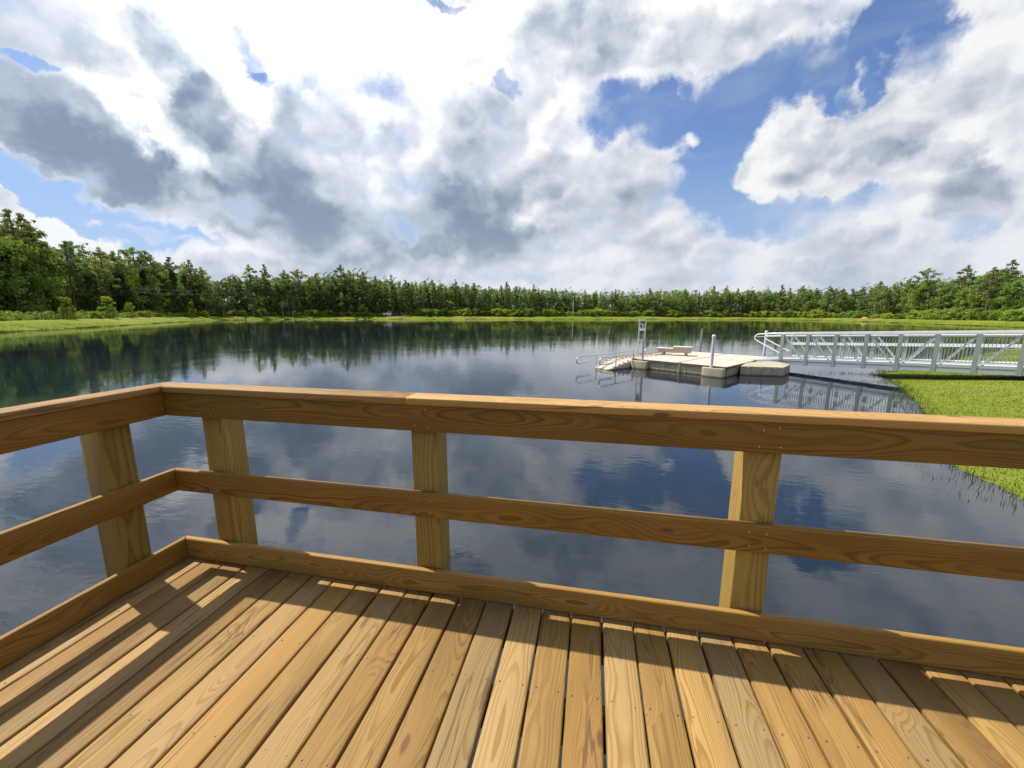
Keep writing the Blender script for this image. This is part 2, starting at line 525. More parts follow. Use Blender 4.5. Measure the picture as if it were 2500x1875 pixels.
M['post_grey'] = simple_mat('weathered_grey_aluminium', (0.27, 0.31, 0.29), 0.5, 0.2, 0.5, 0.10, 3.0)
M['galv'] = simple_mat('galvanised_steel', (0.33, 0.365, 0.36), 0.42, 0.4, 0.5, 0.12, 8.0)
M['stainless'] = simple_mat('stainless_tube', (0.52, 0.53, 0.54), 0.3, 0.35, 0.5, 0.05, 4.0)
M['white_pvc'] = simple_mat('white_pvc', (0.60, 0.60, 0.62), 0.35, 0.0, 0.5, 0.05, 2.0)
M['dock_beige'] = simple_mat('beige_dock_plastic', (0.47, 0.40, 0.33), 0.7, 0, 0.3, 0.07, 2.5, 0.3, 90)
M['dock_side'] = simple_mat('yellowed_dock_plastic', (0.36, 0.325, 0.225), 0.6, 0, 0.35, 0.14, 2.2, 0.25, 60, dirt=(0.28, 0.25, 0.13), dirt_lo=0.56)
stain_waterline(M['dock_side'])
M['dock_trim'] = simple_mat('brown_dock_trim', (0.14, 0.085, 0.075), 0.7, 0, 0.3, 0.1)
M['dark_rubber'] = simple_mat('dark_rubber', (0.02, 0.02, 0.022), 0.7)
M['bench_plastic'] = simple_mat('pale_bench_plastic', (0.42, 0.37, 0.30), 0.6, 0, 0.35, 0.07, 3.0)
M['launch_plastic'] = simple_mat('cream_launch_plastic', (0.50, 0.455, 0.36), 0.55, 0, 0.4, 0.08, 2.0, 0.2, 40)
stain_waterline(M['launch_plastic'])
M['rope'] = simple_mat('pale_rope', (0.55, 0.50, 0.36), 0.9, 0, 0.2, 0.1, 20)
M['truck_white'] = simple_mat('white_truck_paint', (0.65, 0.66, 0.67), 0.25, 0, 0.5, 0.03)
M['dark_glass'] = simple_mat('dark_truck_glass', (0.015, 0.018, 0.02), 0.08, 0, 0.6, 0.0)
M['black_paint'] = simple_mat('black_paint', (0.025, 0.025, 0.028), 0.5)
M['sand'] = simple_mat('pale_sand', (0.45, 0.40, 0.31), 0.95, 0, 0.1, 0.15, 1.5, 0.6, 8)
M['bark'] = simple_mat('pine_bark', (0.13, 0.095, 0.07), 0.95, 0, 0.1, 0.35, 3.0)
M['pale_bark'] = simple_mat('pale_grey_bark', (0.28, 0.25, 0.20), 0.95, 0, 0.1, 0.3, 2.0)
M['pine_leaf'] = leaf_mat('pine_needles', (0.162, 0.220, 0.066, 1), (0.264, 0.322, 0.108, 1), 0.32)
M['far_pine_leaf'] = leaf_mat('slender_pine_needles', (0.175, 0.241, 0.073, 1), (0.281, 0.355, 0.109, 1), 0.32)
M['broad_leaf'] = leaf_mat('broad_leaves', (0.121, 0.186, 0.034, 1), (0.230, 0.319, 0.050, 1), 0.35)
M['fresh_leaf'] = leaf_mat('yellow_green_leaves', (0.127, 0.182, 0.034, 1), (0.209, 0.261, 0.053, 1), 0.36)
M['light_leaf'] = leaf_mat('fresh_leaves', (0.217, 0.301, 0.029, 1), (0.314, 0.391, 0.041, 1), 0.38)
M['vine_leaf'] = leaf_mat('dark_vine_leaves', (0.036, 0.066, 0.017, 1), (0.066, 0.108, 0.024, 1), 0.28)
M['palm_leaf'] = leaf_mat('palm_fronds', (0.085, 0.12, 0.035, 1), (0.14, 0.17, 0.05, 1), 0.3)
M['reed'] = leaf_mat('reed_blades', (0.07, 0.11, 0.015, 1), (0.11, 0.15, 0.025, 1), 0.3)
M['grass_blade'] = leaf_mat('grass_blades', (0.125, 0.165, 0.018, 1), (0.195, 0.22, 0.045, 1), 0.35)


def turf_mat():
    m, N, out = new_mat('turf_blades')
    pos = N.node('ShaderNodeNewGeometry').outputs['Position']
    n1 = N.noise(pos, 0.35, 4, 0.6)
    n2 = N.noise(pos, 1.6, 4, 0.65)
    n3 = N.noise(pos, 14.0, 2, 0.5)
    c = N.mix(N.smooth(n1, 0.38, 0.62), (0.086, 0.139, 0.009, 1), (0.143, 0.181, 0.024, 1))
    c = N.mix(N.smooth(n2, 0.52, 0.70, 0.0, 0.75), c, (0.201, 0.189, 0.064, 1))
    c = N.mix(N.smooth(n2, 0.46, 0.30, 0.0, 0.6), c, (0.061, 0.109, 0.011, 1))
    c = N.vmath('SCALE', c, scale=N.smooth(n3, 0.3, 0.7, 0.9, 1.1))
    df = N.node('ShaderNodeBsdfDiffuse')
    N._set(df.inputs[0], c)
    tr = N.node('ShaderNodeBsdfTranslucent')
    N._set(tr.inputs[0], c)
    mx = N.node('ShaderNodeMixShader')
    mx.inputs[0].default_value = 0.4
    N.l.new(df.outputs[0], mx.inputs[1])
    N.l.new(tr.outputs[0], mx.inputs[2])
    N.l.new(mx.outputs[0], out.inputs[0])
    return m


M['turf'] = turf_mat()


def ground_mat():
    m, N, out = new_mat('bank_grass')
    g = N.node('ShaderNodeNewGeometry')
    pos = g.outputs['Position']
    n1 = N.noise(pos, 0.055, 4, 0.55)
    n2 = N.noise(pos, 0.9, 5, 0.65)
    n3 = N.noise(pos, 9.0, 4, 0.7)
    c = N.mix(N.smooth(n1, 0.36, 0.62), (0.114, 0.155, 0.010, 1), (0.167, 0.191, 0.026, 1))
    c = N.mix(N.smooth(n2, 0.48, 0.72, 0.0, 0.55), c, (0.084, 0.135, 0.008, 1))
    c = N.mix(N.smooth(n3, 0.45, 0.75, 0.0, 0.35), c, (0.176, 0.189, 0.036, 1))
    # thin dry places
    n4 = N.noise(pos, 0.23, 3, 0.6)
    c = N.mix(N.smooth(n4, 0.62, 0.74, 0.0, 0.45), c, (0.194, 0.167, 0.064, 1))
    at = N.node('ShaderNodeAttribute', attribute_name='floor_kind')
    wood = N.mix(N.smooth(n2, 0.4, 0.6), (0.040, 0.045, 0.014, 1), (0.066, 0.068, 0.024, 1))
    mud = N.mix(N.smooth(n2, 0.4, 0.6), (0.044, 0.041, 0.020, 1), (0.079, 0.072, 0.032, 1))
    k = N.sep(at.outputs['Color'])
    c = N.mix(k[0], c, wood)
    c = N.mix(k[1], c, mud)
    c = N.mix(k[2], c, N.mix(N.smooth(n2, 0.3, 0.7), (0.370, 0.324, 0.200, 1), (0.290, 0.243, 0.128, 1)))
    h = N.math('ADD', n3, N.math('MULTIPLY', N.noise(pos, 30.0, 3, 0.7), 0.6))
    nrm = N.bump(h, 0.5, 0.06)
    principled(N, out, c, 0.95, 0.1, normal=nrm)
    return m


def water_mat():
    m, N, out = new_mat('lake_water')
    g = N.node('ShaderNodeNewGeometry')
    pos = g.outputs['Position']
    q = N.vmath('MULTIPLY', pos, (1, 1, 0))
    patch = N.noise(q, 0.10, 3, 0.55)
    patch2 = N.noise(q, 0.55, 3, 0.6)
    act = N.smooth(patch, 0.36, 0.66, 0.25, 1.0)
    act = N.math('MULTIPLY', act, N.smooth(patch2, 0.35, 0.65, 0.35, 1.0))
    rot = N.node('ShaderNodeMapping')
    N._set(rot.inputs[0], q)
    rot.inputs['Rotation'].default_value = (0, 0, R(24))
    rot.inputs['Scale'].default_value = (0.55, 1.3, 1)
    a = N.noise(rot.outputs[0], 5.2, 3, 0.5, 0.6)
    b = N.noise(rot.outputs[0], 1.3, 2, 0.5)
    h = N.math('ADD', N.math('MULTIPLY', N.math('MULTIPLY', a, act), 1.35), N.math('MULTIPLY', b, 0.5))
    nrm = N.bump(h, 1.0, 0.0031)
    body = N.mix(N.smooth(patch, 0.3, 0.7), (0.007, 0.013, 0.019, 1), (0.009, 0.016, 0.024, 1))
    p_ = principled(N, out, body, 0.012, 0.5, normal=nrm, ior=1.56)
    p_.inputs['Specular Tint'].default_value = (0.97, 0.99, 1.0, 1)
    return m


M['ground'] = ground_mat()
M['water'] = water_mat()


# ------------------------------------------------------------------ mesh building
class MB:
    def __init__(self):
        self.v = []
        self.f = []

    def add(self, vs_, fs_):
        o = len(self.v)
        self.v.extend([tuple(p) for p in vs_])
        self.f.extend([tuple(i + o for i in f) for f in fs_])
        return self

    def box(self, c, s, rot=None):
        hx, hy, hz = s[0] / 2, s[1] / 2, s[2] / 2
        vs_ = [Vector((sx * hx, sy * hy, sz * hz)) for sz in (-1, 1) for sy in (-1, 1) for sx in (-1, 1)]
        if rot is not None:
            vs_ = [rot @ p for p in vs_]
        vs_ = [p + Vector(c) for p in vs_]
        return self.add(vs_, [(0, 2, 3, 1), (4, 5, 7, 6), (0, 1, 5, 4), (2, 6, 7, 3), (0, 4, 6, 2), (1, 3, 7, 5)])

    def beam(self, p, q, w, h, upv=(0, 0, 1)):
        """rectangular bar from p to q, w across, h along up"""
        p, q = Vector(p), Vector(q)
        d = (q - p)
        L = d.length
        d.normalize()
        s = d.cross(Vector(upv))
        if s.length < 1e-4:
            s = Vector((1, 0, 0))
        s.normalize()
        u = s.cross(d)
        rot = Matrix((d, s, u)).transposed()
        return self.box((p + q) / 2, (L, w, h), rot)

    def tube(self, pts, r, n=8, closed=False, caps=True):
        pts = [Vector(p) for p in pts]
        rings = []
        m_ = len(pts)
        prev = None
        for i, p in enumerate(pts):
            a = pts[i - 1] if (i > 0 or closed) else p
            b = pts[(i + 1) % m_] if (i < m_ - 1 or closed) else p
            t = (b - a).normalized()
            if prev is None:
                ref = Vector((0, 0, 1)) if abs(t.z) < 0.9 else Vector((1, 0, 0))
                s = t.cross(ref).normalized()
            else:
                s = (prev - t * prev.dot(t)).normalized()
            prev = s
            u = t.cross(s)
            rr = r[i] if hasattr(r, '__len__') else r
            rings.append([p + (s * math.cos(k * 2 * math.pi / n) + u * math.sin(k * 2 * math.pi / n)) * rr for k in range(n)])
        vs_ = [p for rg in rings for p in rg]
        fs_ = []
        for i in range(m_ if closed else m_ - 1):
            j = (i + 1) % m_
            for k in range(n):
                l_ = (k + 1) % n
                fs_.append((i * n + k, i * n + l_, j * n + l_, j * n + k))
        if caps and not closed:
            fs_.append(tuple(range(n))[::-1])
            fs_.append(tuple((m_ - 1) * n + k for k in range(n)))
        return self.add(vs_, fs_)

    def prism(self, poly, z0, z1, bev=0.0):
        n = len(poly)
        levels = [(z0, 1.0), (z1, 1.0)]
        c = Vector((sum(p[0] for p in poly) / n, sum(p[1] for p in poly) / n))
        if bev:
            levels = [(z0, 0), (z1 - bev, 0), (z1 - bev * 0.3, bev * 0.35), (z1, bev)]
        else:
            levels = [(z0, 0), (z1, 0)]
        vs_ = []
        for z, ins in levels:
            for p in poly:
                v = Vector((p[0], p[1]))
                d = (c - v)
                if ins:
                    v = v + d.normalized() * ins * 1.3
                vs_.append((v.x, v.y, z))
        fs_ = []
        for L in range(len(levels) - 1):
            for k in range(n):
                l_ = (k + 1) % n
                fs_.append((L * n + k, L * n + l_, (L + 1) * n + l_, (L + 1) * n + k))
        fs_.append(tuple(range(n))[::-1])
        fs_.append(tuple((len(levels) - 1) * n + k for k in range(n)))
        return self.add(vs_, fs_)

    def mesh(self, name, mat, smooth=False):
        me = bpy.data.meshes.new(name)
        me.from_pydata(self.v, [], self.f)
        me.materials.append(mat)
        me.validate()
        if smooth:
            me.polygons.foreach_set('use_smooth', [True] * len(me.polygons))
            try:
                me.set_sharp_from_angle(angle=R(40))
            except Exception:
                pass
        me.update()
        return me

    def build(self, name, mat, parent=None, smooth=False, loc=None):
        o = bpy.data.objects.new(name, self.mesh(name, mat, smooth))
        col.objects.link(o)
        if parent:
            o.parent = parent
        if loc:
            o.location = loc
        return o


def tag(o, label=None, cat=None, group=None, kind=None):
    if label:
        o['label'] = label
    if cat:
        o['category'] = cat
    if group:
        o['group'] = group
    if kind:
        o['kind'] = kind
    return o


def empty(name, loc=(0, 0, 0), rz=0.0):
    o = bpy.data.objects.new(name, None)
    o.empty_display_size = 0.2
    col.objects.link(o)
    o.location = loc
    o.rotation_euler = (0, 0, rz)
    return o


def place(me, name, parent, loc, rot=(0, 0, 0), scale=(1, 1, 1)):
    o = bpy.data.objects.new(name, me)
    col.objects.link(o)
    o.parent = parent
    o.location = loc
    o.rotation_euler = rot
    o.scale = scale
    return o


def copy_tree(o, parent=None):
    c = o.copy()
    col.objects.link(c)
    c.parent = parent
    for ch in list(o.children):
        copy_tree(ch, c)
    return c


def board_mesh(name, mat, L, y0, y1, z0, z1, rad=0.006, m0=0.0, m1=0.0, segs=None, wob=0.0):
    """a sawn board along X from 0 to L with eased long edges; m0/m1 shear the ends for mitres"""
    prof = []
    for (cy, cz, a0) in ((y1 - rad, z1 - rad, 0), (y0 + rad, z1 - rad, 90), (y0 + rad, z0 + rad, 180), (y1 - rad, z0 + rad, 270)):
        for k in range(4):
            a = R(a0 + 30 * k)
            prof.append((cy + rad * math.cos(a), cz + rad * math.sin(a)))
    n = len(prof)
    xs = np.linspace(0, 1, (segs or 2))
    vs_, fs_ = [], []
    e = 0.0025
    st = [(0.0, 1)] + [(x_, 0) for x_ in xs[1:-1]] + [(1.0, 1)]
    cy, cz = (y0 + y1) / 2, (z0 + z1) / 2
    rings = []
    # tiny end chamfers
    for x_, end in [(0, 'a'), (0, 'b')] + [(x_, '') for x_ in xs[1:-1]] + [(1, 'b'), (1, 'a')]:
        ring = []
        for (py, pz) in prof:
            q = 1.0
            if end == 'a':
                d_ = math.hypot(py - cy, pz - cz)
                py2, pz2 = py + (cy - py) / d_ * e, pz + (cz - pz) / d_ * e
            else:
                py2, pz2 = py, pz
            xx = (m0 * py2) * (1 - x_) + (L + m1 * py2) * x_
            if end == 'b':
                xx += e if x_ == 0 else -e
            w_ = wob * math.sin(x_ * 5.1 + L) if wob else 0
            ring.append((xx, py2 + w_, pz2))
        rings.append(ring)
    for rg in rings:
        vs_.extend(rg)
    for i in range(len(rings) - 1):
        for k in range(n):
            l_ = (k + 1) % n
            fs_.append((i * n + k, (i + 1) * n + k, (i + 1) * n + l_, i * n + l_))
    fs_.append(tuple(range(n)))
    fs_.append(tuple((len(rings) - 1) * n + k for k in range(n))[::-1])
    b = MB()
    b.add(vs_, fs_)
    me = b.mesh(name, mat, smooth=True)
    return me


# ------------------------------------------------------------------ setting: lake bed and banks, water
WZ = -1.342
LAKE = [(-40, -14), (-66, 5), (-81, 26), (-83.3, 41.4), (-88.2, 49.2), (-96, 60.4), (-106.7, 74.7), (-131.9, 107.8), (-144.5, 133.6), (-141.5, 148),
        (-136.6, 160.1), (-121.1, 168.1), (-104.8, 176.5), (-73, 189.4), (-39.1, 203.1), (-2.7, 210.1), (33.6, 217.1), (59.1, 220.5), (84.1, 223.8), (98.2, 196.9), (100.1, 162.2),
        (96.6, 132.1), (93.6, 115.1), (91.4, 103.1), (84, 84), (70, 64), (52, 49), (36, 38.5), (27, 30.5), (22.3, 25.6), (19.2, 22.6), (16.6, 20.9), (15.3, 19.6), (15.0, 18.4),
        (14.3, 16.4), (13.6, 15.0), (12.6, 13.0), (11.7, 11.3), (10.4, 9.2), (9.3, 7.6), (9.0, 6.5), (9.0, 6.0), (8.9, 5.3), (9.4, 3),
        (8.6, -1.5), (4.5, -7), (-3, -9), (-16, -13)]
LK = np.array(LAKE, float)


def lake_distance(px, py):
    """signed distance to the shoreline, positive on land"""
    px = np.asarray(px, float)
    py = np.asarray(py, float)
    best = np.full(px.shape, 1e9)
    inside = np.zeros(px.shape, bool)
    n = len(LK)
    for i in range(n):
        a, b = LK[i], LK[(i + 1) % n]
        dx, dy = b - a
        t = np.clip(((px - a[0]) * dx + (py - a[1]) * dy) / (dx * dx + dy * dy), 0, 1)
        dd = np.hypot(px - a[0] - t * dx, py - a[1] - t * dy)
        best = np.minimum(best, dd)
        cond = ((a[1] > py) != (b[1] > py))
        xi = np.where(cond, (b[0] - a[0]) * (py - a[1]) / np.where(b[1] - a[1] == 0, 1e-9, b[1] - a[1]) + a[0], 0)
        inside ^= cond & (px < xi)
    return np.where(inside, -best, best)


def ground_height(px, py):
    px = np.asarray(px, float)
    py = np.asarray(py, float)
    d = lake_distance(px, py)
    r_ = np.hypot(px, py)
    far = np.clip((r_ - 40) / 35, 0, 1)
    side = np.clip((px - 20) / 60, 0, 1)
    left = np.clip((-px - 60) / 25, 0, 1) * np.clip((75 - py) / 40, 0, 1)
    top = 1.50 - 0.40 * side - 0.15 * left
    t = np.clip(d / 8.0, 0, 1)
    hf = top * (0.25 * t + 0.75 * t * t * (3 - 2 * t))
    hn = 1.25 * (1 - np.exp(-np.maximum(d, 0) / 9.0))
    h = hn * (1 - far) + hf * far
    h = h + 0.05 * np.sin(px * 0.7 + 1.3) * np.sin(py * 0.9) * np.clip(d / 2, 0, 1)
    h = np.where(d < 0, np.maximum(d * 0.35, -2.2), h)
    return WZ + h


def make_ground():
    rad = [0.0] + list(np.geomspace(1.2, 5200, 250))
    NA = 560
    ang = np.linspace(0, 2 * math.pi, NA, endpoint=False)
    rr, aa = np.meshgrid(rad[1:], ang, indexing='ij')
    X = (CAM.x + rr * np.sin(aa)).ravel()
    Y = (CAM.y + rr * np.cos(aa)).ravel()
    Z = ground_height(X, Y)
    V = np.column_stack([X, Y, Z])
    V = np.vstack([[CAM.x, CAM.y, float(ground_height([CAM.x], [CAM.y])[0])], V])
    nr = len(rad) - 1
    faces = []
    idx = lambda i, k: 1 + i * NA + (k % NA)
    for k in range(NA):
        faces.append((0, idx(0, k + 1), idx(0, k)))
    I, K = np.meshgrid(np.arange(nr - 1), np.arange(NA), indexing='ij')
    q = np.stack([1 + I * NA + K, 1 + I * NA + (K + 1) % NA, 1 + (I + 1) * NA + (K + 1) % NA, 1 + (I + 1) * NA + K], -1).reshape(-1, 4)
    faces.extend(map(tuple, q.tolist()))
    me = bpy.data.meshes.new('ground')
    me.from_pydata(V.tolist(), [], faces)
    me.materials.append(M['ground'])
    d = lake_distance(V[:, 0], V[:, 1])
    r_ = np.hypot(V[:, 0], V[:, 1])
    noise_ = 1.6 * np.sin(V[:, 0] * 0.31) + 1.4 * np.sin(V[:, 1] * 0.23 + 2)
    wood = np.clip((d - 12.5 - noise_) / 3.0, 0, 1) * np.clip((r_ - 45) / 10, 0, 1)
    mud = np.clip(1 - np.abs(d + 0.25) / 0.35, 0, 1)
    az = np.arctan2(V[:, 0] - CAM.x, V[:, 1] - CAM.y)
    sand = np.zeros(len(V))
    for (a0, a1, d0, d1, s) in ((-0.975, -0.915, 7.0, 9.5, 0.85), (-0.485, -0.44, 7.5, 9.8, 0.8), (0.47, 0.56, 7.5, 12.0, 0.45), (-1.2, -0.99, 7.5, 9.2, 0.35)):
        e = np.clip(np.minimum(az - a0, a1 - az) / 0.008, 0, 1) * np.clip(np.minimum(d - d0, d1 - d) / 0.6, 0, 1)
        sand = np.maximum(sand, e * s)
    at = me.color_attributes.new('floor_kind', 'FLOAT_COLOR', 'POINT')
    buf = np.column_stack([wood, mud, sand, np.ones(len(V))]).astype(np.float32)
    at.data.foreach_set('color', buf.ravel())
    me.polygons.foreach_set('use_smooth', [True] * len(me.polygons))
    # winding: make sure the sheet faces up
    me.update()
    if me.polygons[len(me.polygons) // 2].normal.z < 0:
        me.flip_normals()
    o = bpy.data.objects.new('ground', me)
    col.objects.link(o)
    tag(o, 'grassy lake banks and forest floor', kind='structure')
    return o


make_ground()
wm = bpy.data.meshes.new('lake_water')
wm.from_pydata([(-160, -30, WZ), (120, -30, WZ), (120, 240, WZ), (-160, 240, WZ)], [], [(0, 1, 2, 3)])
wm.materials.append(M['water'])
wo = bpy.data.objects.new('water', wm)
col.objects.link(wo)
tag(wo, 'calm dark lake reflecting clouds and trees', kind='structure')

# ------------------------------------------------------------------ wooden viewing deck with its railing
deck = empty('viewing_deck')
tag(deck, 'new pine viewing deck with cap-topped railing over the lake', 'deck')
PITCHX = 0.146
DX1, DY0 = 6.4, -4.4
plank = board_mesh('plank', M['deck_wood'], 4.43, -0.0690, 0.0690, -0.0365, 0.0, rad=0.010, segs=2)
planks = []
k = 0
xk = 1.7249 - 11 * PITCHX - PITCHX / 2
nb = int((DX1 - xk) / PITCHX)
for i in range(-0, nb):
    cx = xk + PITCHX * i + (0.0015 * math.sin(i * 2.3))
    rz = -math.pi / 2 + random.uniform(-0.0006, 0.0006)
    planks.append(place(plank, 'plank', deck, (cx, 0.030 + random.uniform(-0.003, 0.002), -0.0005 - random.uniform(0, 0.0025)), (random.uniform(-0.006, 0.006), 0, rz)))
# joists, rim joist, beams, pilings
jm = board_mesh('joist', M['post_wood'], 6.5, -0.019, 0.019, -0.225, -0.0395, rad=0.003)
for j in range(12):
    place(jm, 'joist', deck, (-0.04, -0.02 - 0.405 * j, 0), (0, 0, 0))
bm_ = board_mesh('beam', M['post_wood'], 4.4, -0.07, 0.07, -0.47, -0.228, rad=0.004)
for xb in (0.3, 3.1, 6.0):
    place(bm_, 'beam', deck, (xb, -0.05, 0), (0, 0, -math.pi / 2))
for xb in (0.3, 3.1, 6.0):
    for yb in (-0.6, -3.6):
        t = MB().tube([(0, 0, -3.6), (0, 0, -0.472)], 0.13, 14)
        t.build('piling', M['post_wood'], deck, True, (xb, yb, 0))

# railing; names: cap rail, top rail, middle rail, kick board, posts
CAPW = 0.128
seam = 1.481


def rail_pair(name, mat, y0, y1, z0, z1, rad, Lf=6.4, Ll=4.4, label=None):
    """front board along +X and left board along -Y, mitred at the deck corner"""
    zm = (z0 + z1) / 2
    f_ = place(board_mesh(name, mat, Lf, y0, y1, z0 - zm, z1 - zm, rad, m0=-1.0), name, deck, (0.0008, 0, zm))
    # left board: local x -> world -y, local y -> world x
    mat = M['rail_wood'] if name == 'kick_board' else mat
    l_ = place(board_mesh(name, mat, Ll, -y1, -y0, z0 - zm, z1 - zm, rad, m0=1.0), name, deck, (0, -0.0008, zm), (0, 0, -math.pi / 2))
    return f_, l_


# cap in two lengths on the lake side
place(board_mesh('cap_rail', M['cap_wood'], seam - 0.0006, -0.0201, -0.0201 + CAPW, 1.0300, 1.0646, 0.006, m0=-1.0), 'cap_rail', deck, (0.0008, 0, 0))
place(board_mesh('cap_rail', M['cap_wood'], 4.95, -0.0195, -0.0201 + CAPW, 1.0300, 1.0641, 0.006), 'cap_rail', deck, (seam + 0.0012, 0, 0))
place(board_mesh('cap_rail', M['cap_wood'], 4.4, 0.0201 - CAPW, 0.0201, 1.0300, 1.0646, 0.006, m0=1.0), 'cap_rail', deck, (0, -0.0008, 0), (0, 0, -math.pi / 2))
rail_pair('top_rail', M['rail_wood'], 0.0, 0.036, 0.8911, 1.0290, 0.005)
rail_pair('middle_rail', M['rail_wood'], 0.0, 0.034, 0.4340, 0.5668, 0.008)
rail_pair('kick_board', M['kick_wood'], 0.0, 0.032, 0.0015, 0.1304, 0.009)
post_up = board_mesh('railing_post', M['post_wood'], 2.1, -0.069, 0.069, -0.069, 0.069, 0.005)
# post mesh runs along local X: stand it up
for (x_, y_) in ((0.265, 0.108), (1.547, 0.108), (3.098, 0.108), (4.62, 0.108), (6.12, 0.108)):
    place(post_up, 'railing_post', deck, (x_, y_, -1.072), (0, -math.pi / 2, random.choice((0, math.pi))))
for (x_, y_) in ((-0.108, -0.2265), (-0.108, -1.78), (-0.108, -3.3)):
    place(post_up, 'railing_post', deck, (x_, y_, -1.072), (0, -math.pi / 2, random.choice((0, math.pi))))
# rim boards outside the joists
place(board_mesh('rim_board', M['rail_wood'], 6.4, -0.0225, 0.0125, -0.235, -0.040, 0.004), 'rim_board', deck, (0.03, 0.021, 0))
place(board_mesh('rim_board', M['rail_wood'], 4.4, -0.036, -0.001, -0.235, -0.040, 0.004), 'rim_board', deck, (-0.001, -0.05, 0), (0, 0, -math.pi / 2))

# screws over the joists and nail heads in the rails: far too small to pick apart
sc = MB()
for i in range(nb):
    cx = xk + PITCHX * i
    for j in range(1, 11):
        for s in (-1, 1):
            x0 = cx + s * 0.045 + random.uniform(-0.004, 0.004)
            y0 = -0.02 - 0.405 * j + random.uniform(-0.006, 0.006)
            n = 8
            sc.tube([(x0, y0, -0.004), (x0, y0, 0.0002)], 0.0030, 8)
o = sc.build('screw_heads', M['screw'], deck)
tag(o, kind='stuff')
nl = MB()
for px_ in (0.265, 1.547, 3.098, 4.62):
    for z0, z1 in ((0.905, 1.01), (0.455, 0.545)):
        for s in (-1, 1):
            for zz in (z0 + 0.012, z1 - 0.012):
                xx = px_ + s * 0.035 + random.uniform(-0.008, 0.008)
                z_ = zz + random.uniform(-0.008, 0.008)
                nl.tube([(xx, 0.004, z_), (xx, -0.0012, z_)], 0.0028, 8)
o = nl.build('nail_heads', M['nail'], deck)
tag(o, kind='stuff')

# ------------------------------------------------------------------ floating dock
U = Vector((0.807, -0.590, 0))
V2 = Vector((0.590, 0.807, 0))
A0 = Vector((4.65, 21.15, 0))
DZ = WZ + 0.335


def dk(u, v, z=0.0):
    p = A0 + U * u + V2 * v
    return Vector((p.x, p.y, WZ + z))


dock = empty('floating_dock', dk(0, 0, 0))
tag(dock, 'beige modular floating dock with brown edge trim on the lake', 'floating dock')
dinv = -dk(0, 0, 0)


def dkl(u, v, z=0.0):
    return dk(u, v, z) + dinv


def quad_prism(u0, u1, v0, v1, z0, z1, bev=0.0, fn=dkl):
    b = MB()
    poly = [fn(u0, v0), fn(u1, v0), fn(u1, v1), fn(u0, v1)]
    b.prism([(p.x, p.y) for p in poly], z0, z1, bev)
    return b


# four modules with coupling joints between them
g_ = 0.012
for (u0, u1) in ((0, 2.4), (2.4, 4.8)):
    for (v0, v1) in ((0, 3.4), (3.4, 6.85)):
        b = quad_prism(u0 + g_, u1 - g_, v0 + g_, v1 - g_, -0.45, 0.335, 0.014)
        s_ = b.build('dock_section', M['dock_side'], dock)
        t_ = quad_prism(u0 + g_ + 0.03, u1 - g_ - 0.03, v0 + g_ + 0.03, v1 - g_ - 0.03, 0.33, 0.341, 0.004)
        tp = t_.build('deck_surface', M['dock_beige'], s_)
# coupler pockets along the joints
cp = quad_prism(-0.075, 0.075, -0.028, 0.028, 0.336, 0.3435).mesh('coupler', M['dock_trim'])
for v_ in np.arange(0.35, 6.8, 0.46):
    place(cp, 'coupler', dock, dkl(2.4, v_, 0) - dkl(0, 0, 0), (0, 0, 0))
cp2 = quad_prism(-0.028, 0.028, -0.075, 0.075, 0.336, 0.3435).mesh('coupler', M['dock_trim'])
for u_ in np.arange(0.3, 4.8, 0.6):
    place(cp2, 'coupler', dock, dkl(u_, 3.4, 0) - dkl(0, 0, 0), (0, 0, 0))
# brown edge trim
for (ua, va, ub, vb) in ((-0.03, -0.055, 4.85, -0.055), (4.855, -0.03, 4.855, 2.1), (4.83, 3.6, 4.83, 6.88), (4.83, 6.88, -0.03, 6.88)):
    b = MB().beam(dkl(ua, va, 0.303), dkl(ub, vb, 0.303), 0.06, 0.10)
    b.build('edge_trim', M['dock_trim'], dock)
# front face: moulded panels between upright grooves, recessed handhold, drain holes at the waterline
pan = MB()
us = np.linspace(0.95, 3.85, 11)
pm = quad_prism(0.006, us[1] - us[0] - 0.006, -0.034, 0.0, -0.45, 0.275, 0.008).mesh('side_panel', M['dock_side'])
for i in range(10):
    place(pm, 'side_panel', dock, dkl(us[i], 0, 0))
for i in (0, 2, 4, 6, 8):
    t = MB().tube([dkl(us[i + 1], -0.030, -0.11), dkl(us[i + 1], -0.043, -0.11)], 0.026, 10)
    t.build('drain_hole', M['dark_rubber'], dock)
hh = MB()
hu = us[3] + 0.14
hh.tube([dkl(hu - 0.06, -0.04, 0.03), dkl(hu - 0.06, -0.04, 0.19), dkl(hu - 0.04, -0.04, 0.215), dkl(hu + 0.04, -0.04, 0.215), dkl(hu + 0.06, -0.04, 0.19), dkl(hu + 0.06, -0.04, 0.03)], 0.011, 6)
hh.build('handhold', M['dock_trim'], dock)
# side face along the step
pm2 = quad_prism(0.0, 0.034, 0.008, 0.99, -0.45, 0.275, 0.008).mesh('side_panel', M['dock_side'])
for i in range(2):
    place(pm2, 'side_panel', dock, dkl(4.8, 0.12 + i * 1.0, 0))


